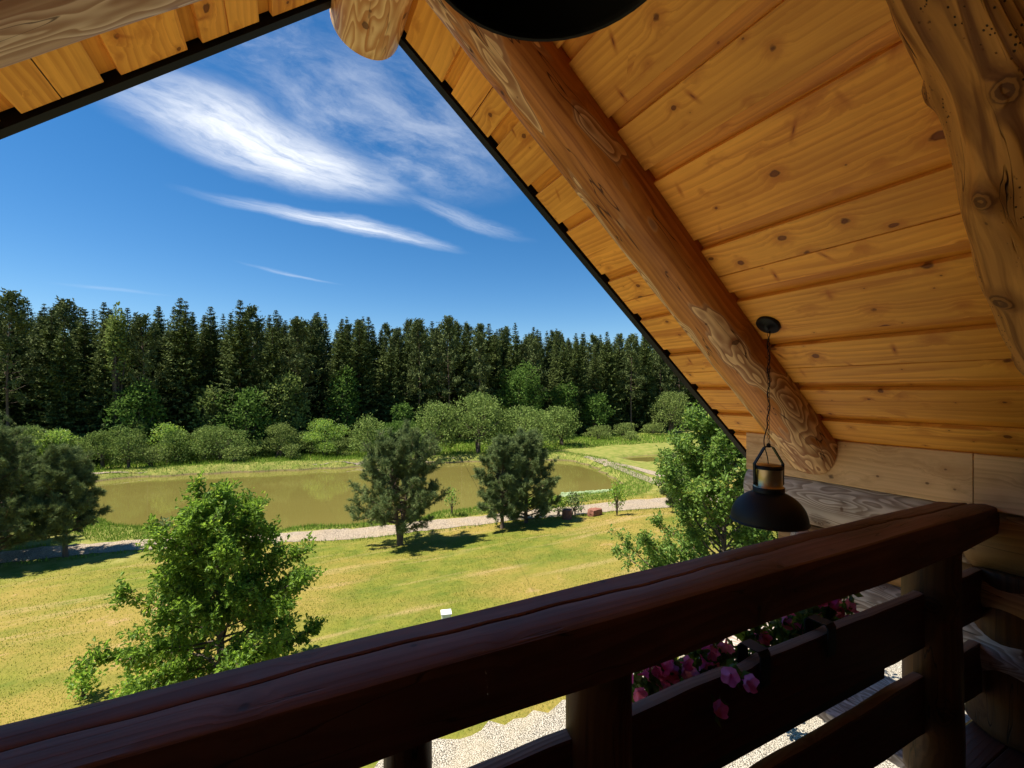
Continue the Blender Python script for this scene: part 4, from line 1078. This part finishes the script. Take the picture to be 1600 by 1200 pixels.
# ---------------------------------------------------------------- planter with petunias
M_planter = plain('dark_plastic_planter', (.014, .014, .016), .5)
pb = empty('planter_box', (1.45, .99, -1.12)); tag(pb, 'long dark planter box hooked over the railing plank, outside the balcony', 'planter')
mb = MB()
X0, X1 = -.52, .62
for (o_, a, b_, c) in [((X0, -.075, 0), (X1-X0, 0, 0), (0, .14, 0), (0, 0, .01)), ((X0, -.082, .0), (X1-X0, 0, 0), (0, .008, 0), (0, 0, .17)), ((X0, .062, .0), (X1-X0, 0, 0), (0, .008, 0), (0, 0, .17)),
                      ((X0, -.074, .01), (.008, 0, 0), (0, .136, 0), (0, 0, .16)), ((X1-.008, -.074, .01), (.008, 0, 0), (0, .136, 0), (0, 0, .16))]: mb.box(o_, a, b_, c, bev=.001)
fix_normals(mb.build('box', M_planter, pb))
mb = MB(); mb.box((X0+.01, -.07, .02), (X1-X0-.02, 0, 0), (0, .13, 0), (0, 0, .12)); fix_normals(mb.build('soil', plain('potting_soil', (.03, .02, .012), .95), pb))
for hx in (-.22, .12):
    mb = MB(); mb.add(*[[(hx+dx, y, z) for (y, z) in [(-.072, .15), (-.072, .34), (-.082, .352), (-.140, .352), (-.148, .34), (-.148, .25)] for dx in (0, .045)], [(2*i, 2*i+1, 2*i+3, 2*i+2) for i in range(5)]])
    o = fix_normals(mb.build('hook', M_planter, pb)); md = o.modifiers.new('t', 'SOLIDIFY'); md.thickness = .004
M_petl = leaf_mat('petunia_leaves', (.045, .090, .02), (.10, .18, .045), .4)
M_pet = leaf_mat('petunia_petals', (.78, .045, .44), (.88, .18, .64), .62)
def petunia(name_x, pts, seed, label, n_leaf=420):
    rr = np.random.default_rng(seed); x0 = name_x
    root = empty('petunia_plant', (x0, .99, -.98)); tag(root, label, 'flowers', 'petunias in the planter box')
    mb = MB(); P = []; D = []
    tips = [np.array(q)-np.array([x0, .99, -.98]) for q in pts]
    stems = tips+[np.array([rr.uniform(-.20, .20), rr.uniform(-.04, .10), rr.uniform(.08, .24)]) for _ in range(18)]
    for t_ in stems:
        b = np.array([rr.uniform(-.05, .05)+t_[0]*.5, rr.uniform(-.03, .03), .0]); mid = (b+t_)/2+np.array([0, -.02 if t_[1] < -.08 else 0, .07+.05*(t_[2] < .1)])
        pth = [b*(1-s)**2+2*mid*s*(1-s)+t_*s*s for s in np.linspace(0, 1, 8)]; tube(mb, pth, .0022, 5, False)
        for _ in range(n_leaf//len(stems)+2):
            s = rr.uniform(.15, .97); q = b*(1-s)**2+2*mid*s*(1-s)+t_*s*s; P.append(q); D.append(rr.normal(0, 1, 3)+np.array([0, -.1, .3]))
    mesh_obj('stems', mb.V, mb.F, M_petl, root, True)
    V, Fc, k = leaves_mesh(np.array(P), np.array(D), .042, wid=.26, nrm_bias=.3, rr=rr); mesh_obj('foliage', V, Fc, M_petl, root, tint=np.repeat(rr.uniform(0, 1, len(P)), k))
    ex_t = list(tips)
    for q in tips:
        if q[1] > -.06:
            for _ in range(2): ex_t.append(q+rr.normal(0, .035, 3)*np.array([1.2, .5, .9]))
    for q in ex_t:
        V = []; Fc = []; rings = [(.003, 0), (.005, .020), (.011, .036), (.024, .046), (.034, .049)]; m_ = 25
        for (r_, z) in rings:
            for j in range(m_):
                a = 6.2832*j/m_; lob = 1+(.16*abs(math.cos(2.5*a))-.10)*(r_/.034)**2*1.3; V.append((r_*lob*math.cos(a), r_*lob*math.sin(a), z+(.006*math.sin(5*a+1)+.003*math.sin(11*a))*(r_/.034)**2))
        Fc = [(i*m_+j, i*m_+(j+1) % m_, (i+1)*m_+(j+1) % m_, (i+1)*m_+j) for i in range(len(rings)-1) for j in range(m_)]
        tv = rr.uniform(0, .8)
        f = mesh_obj('flower', V, Fc, M_pet, root, True, tint=[tv]*len(V)); f.location = q
        dr = Vector((rr.normal(-.1, .5), -.6+rr.normal(0, .35), rr.normal(.15, .4))); f.rotation_euler = dr.to_track_quat('Z', 'Y').to_euler(); s_ = rr.uniform(.8, 1.1); s_ *= .72; f.scale = (s_, s_, s_)
def at_y(u, v, Y): d = ray(u, v); return tuple(d*(Y/d[1]))
petunia(1.02, [at_y(987, 1058, .98), at_y(1014, 1056, .97), at_y(1036, 1050, .98), at_y(1043, 1062, .97), at_y(1030, 1040, 1.0), at_y(1062, 1045, .98), at_y(1044, 1030, 1.02), at_y(1003, 1085, 1.02)], 1, 'petunias with many magenta flowers bunched at the left end of the planter')
petunia(1.28, [at_y(1094, 1022, .97), at_y(1112, 1008, 1.0), at_y(1142, 1052, .83), at_y(1160, 1062, .825), at_y(1118, 1112, .83)], 2, 'petunias whose pink flowers trail down over the front of the plank')
petunia(1.55, [at_y(1188, 992, .99), at_y(1225, 968, 1.02)], 3, 'sparse petunias in the middle of the planter with single purplish blooms')
petunia(1.86, [at_y(1282, 950, 1.0), at_y(1276, 940, 1.02), at_y(1300, 932, 1.02), at_y(1318, 954, .98), at_y(1262, 962, 1.03)], 4, 'petunias with a few magenta flowers at the right end near the post')
print('verts', sum(len(o.data.vertices) for o in bpy.data.objects if o.type == 'MESH'))
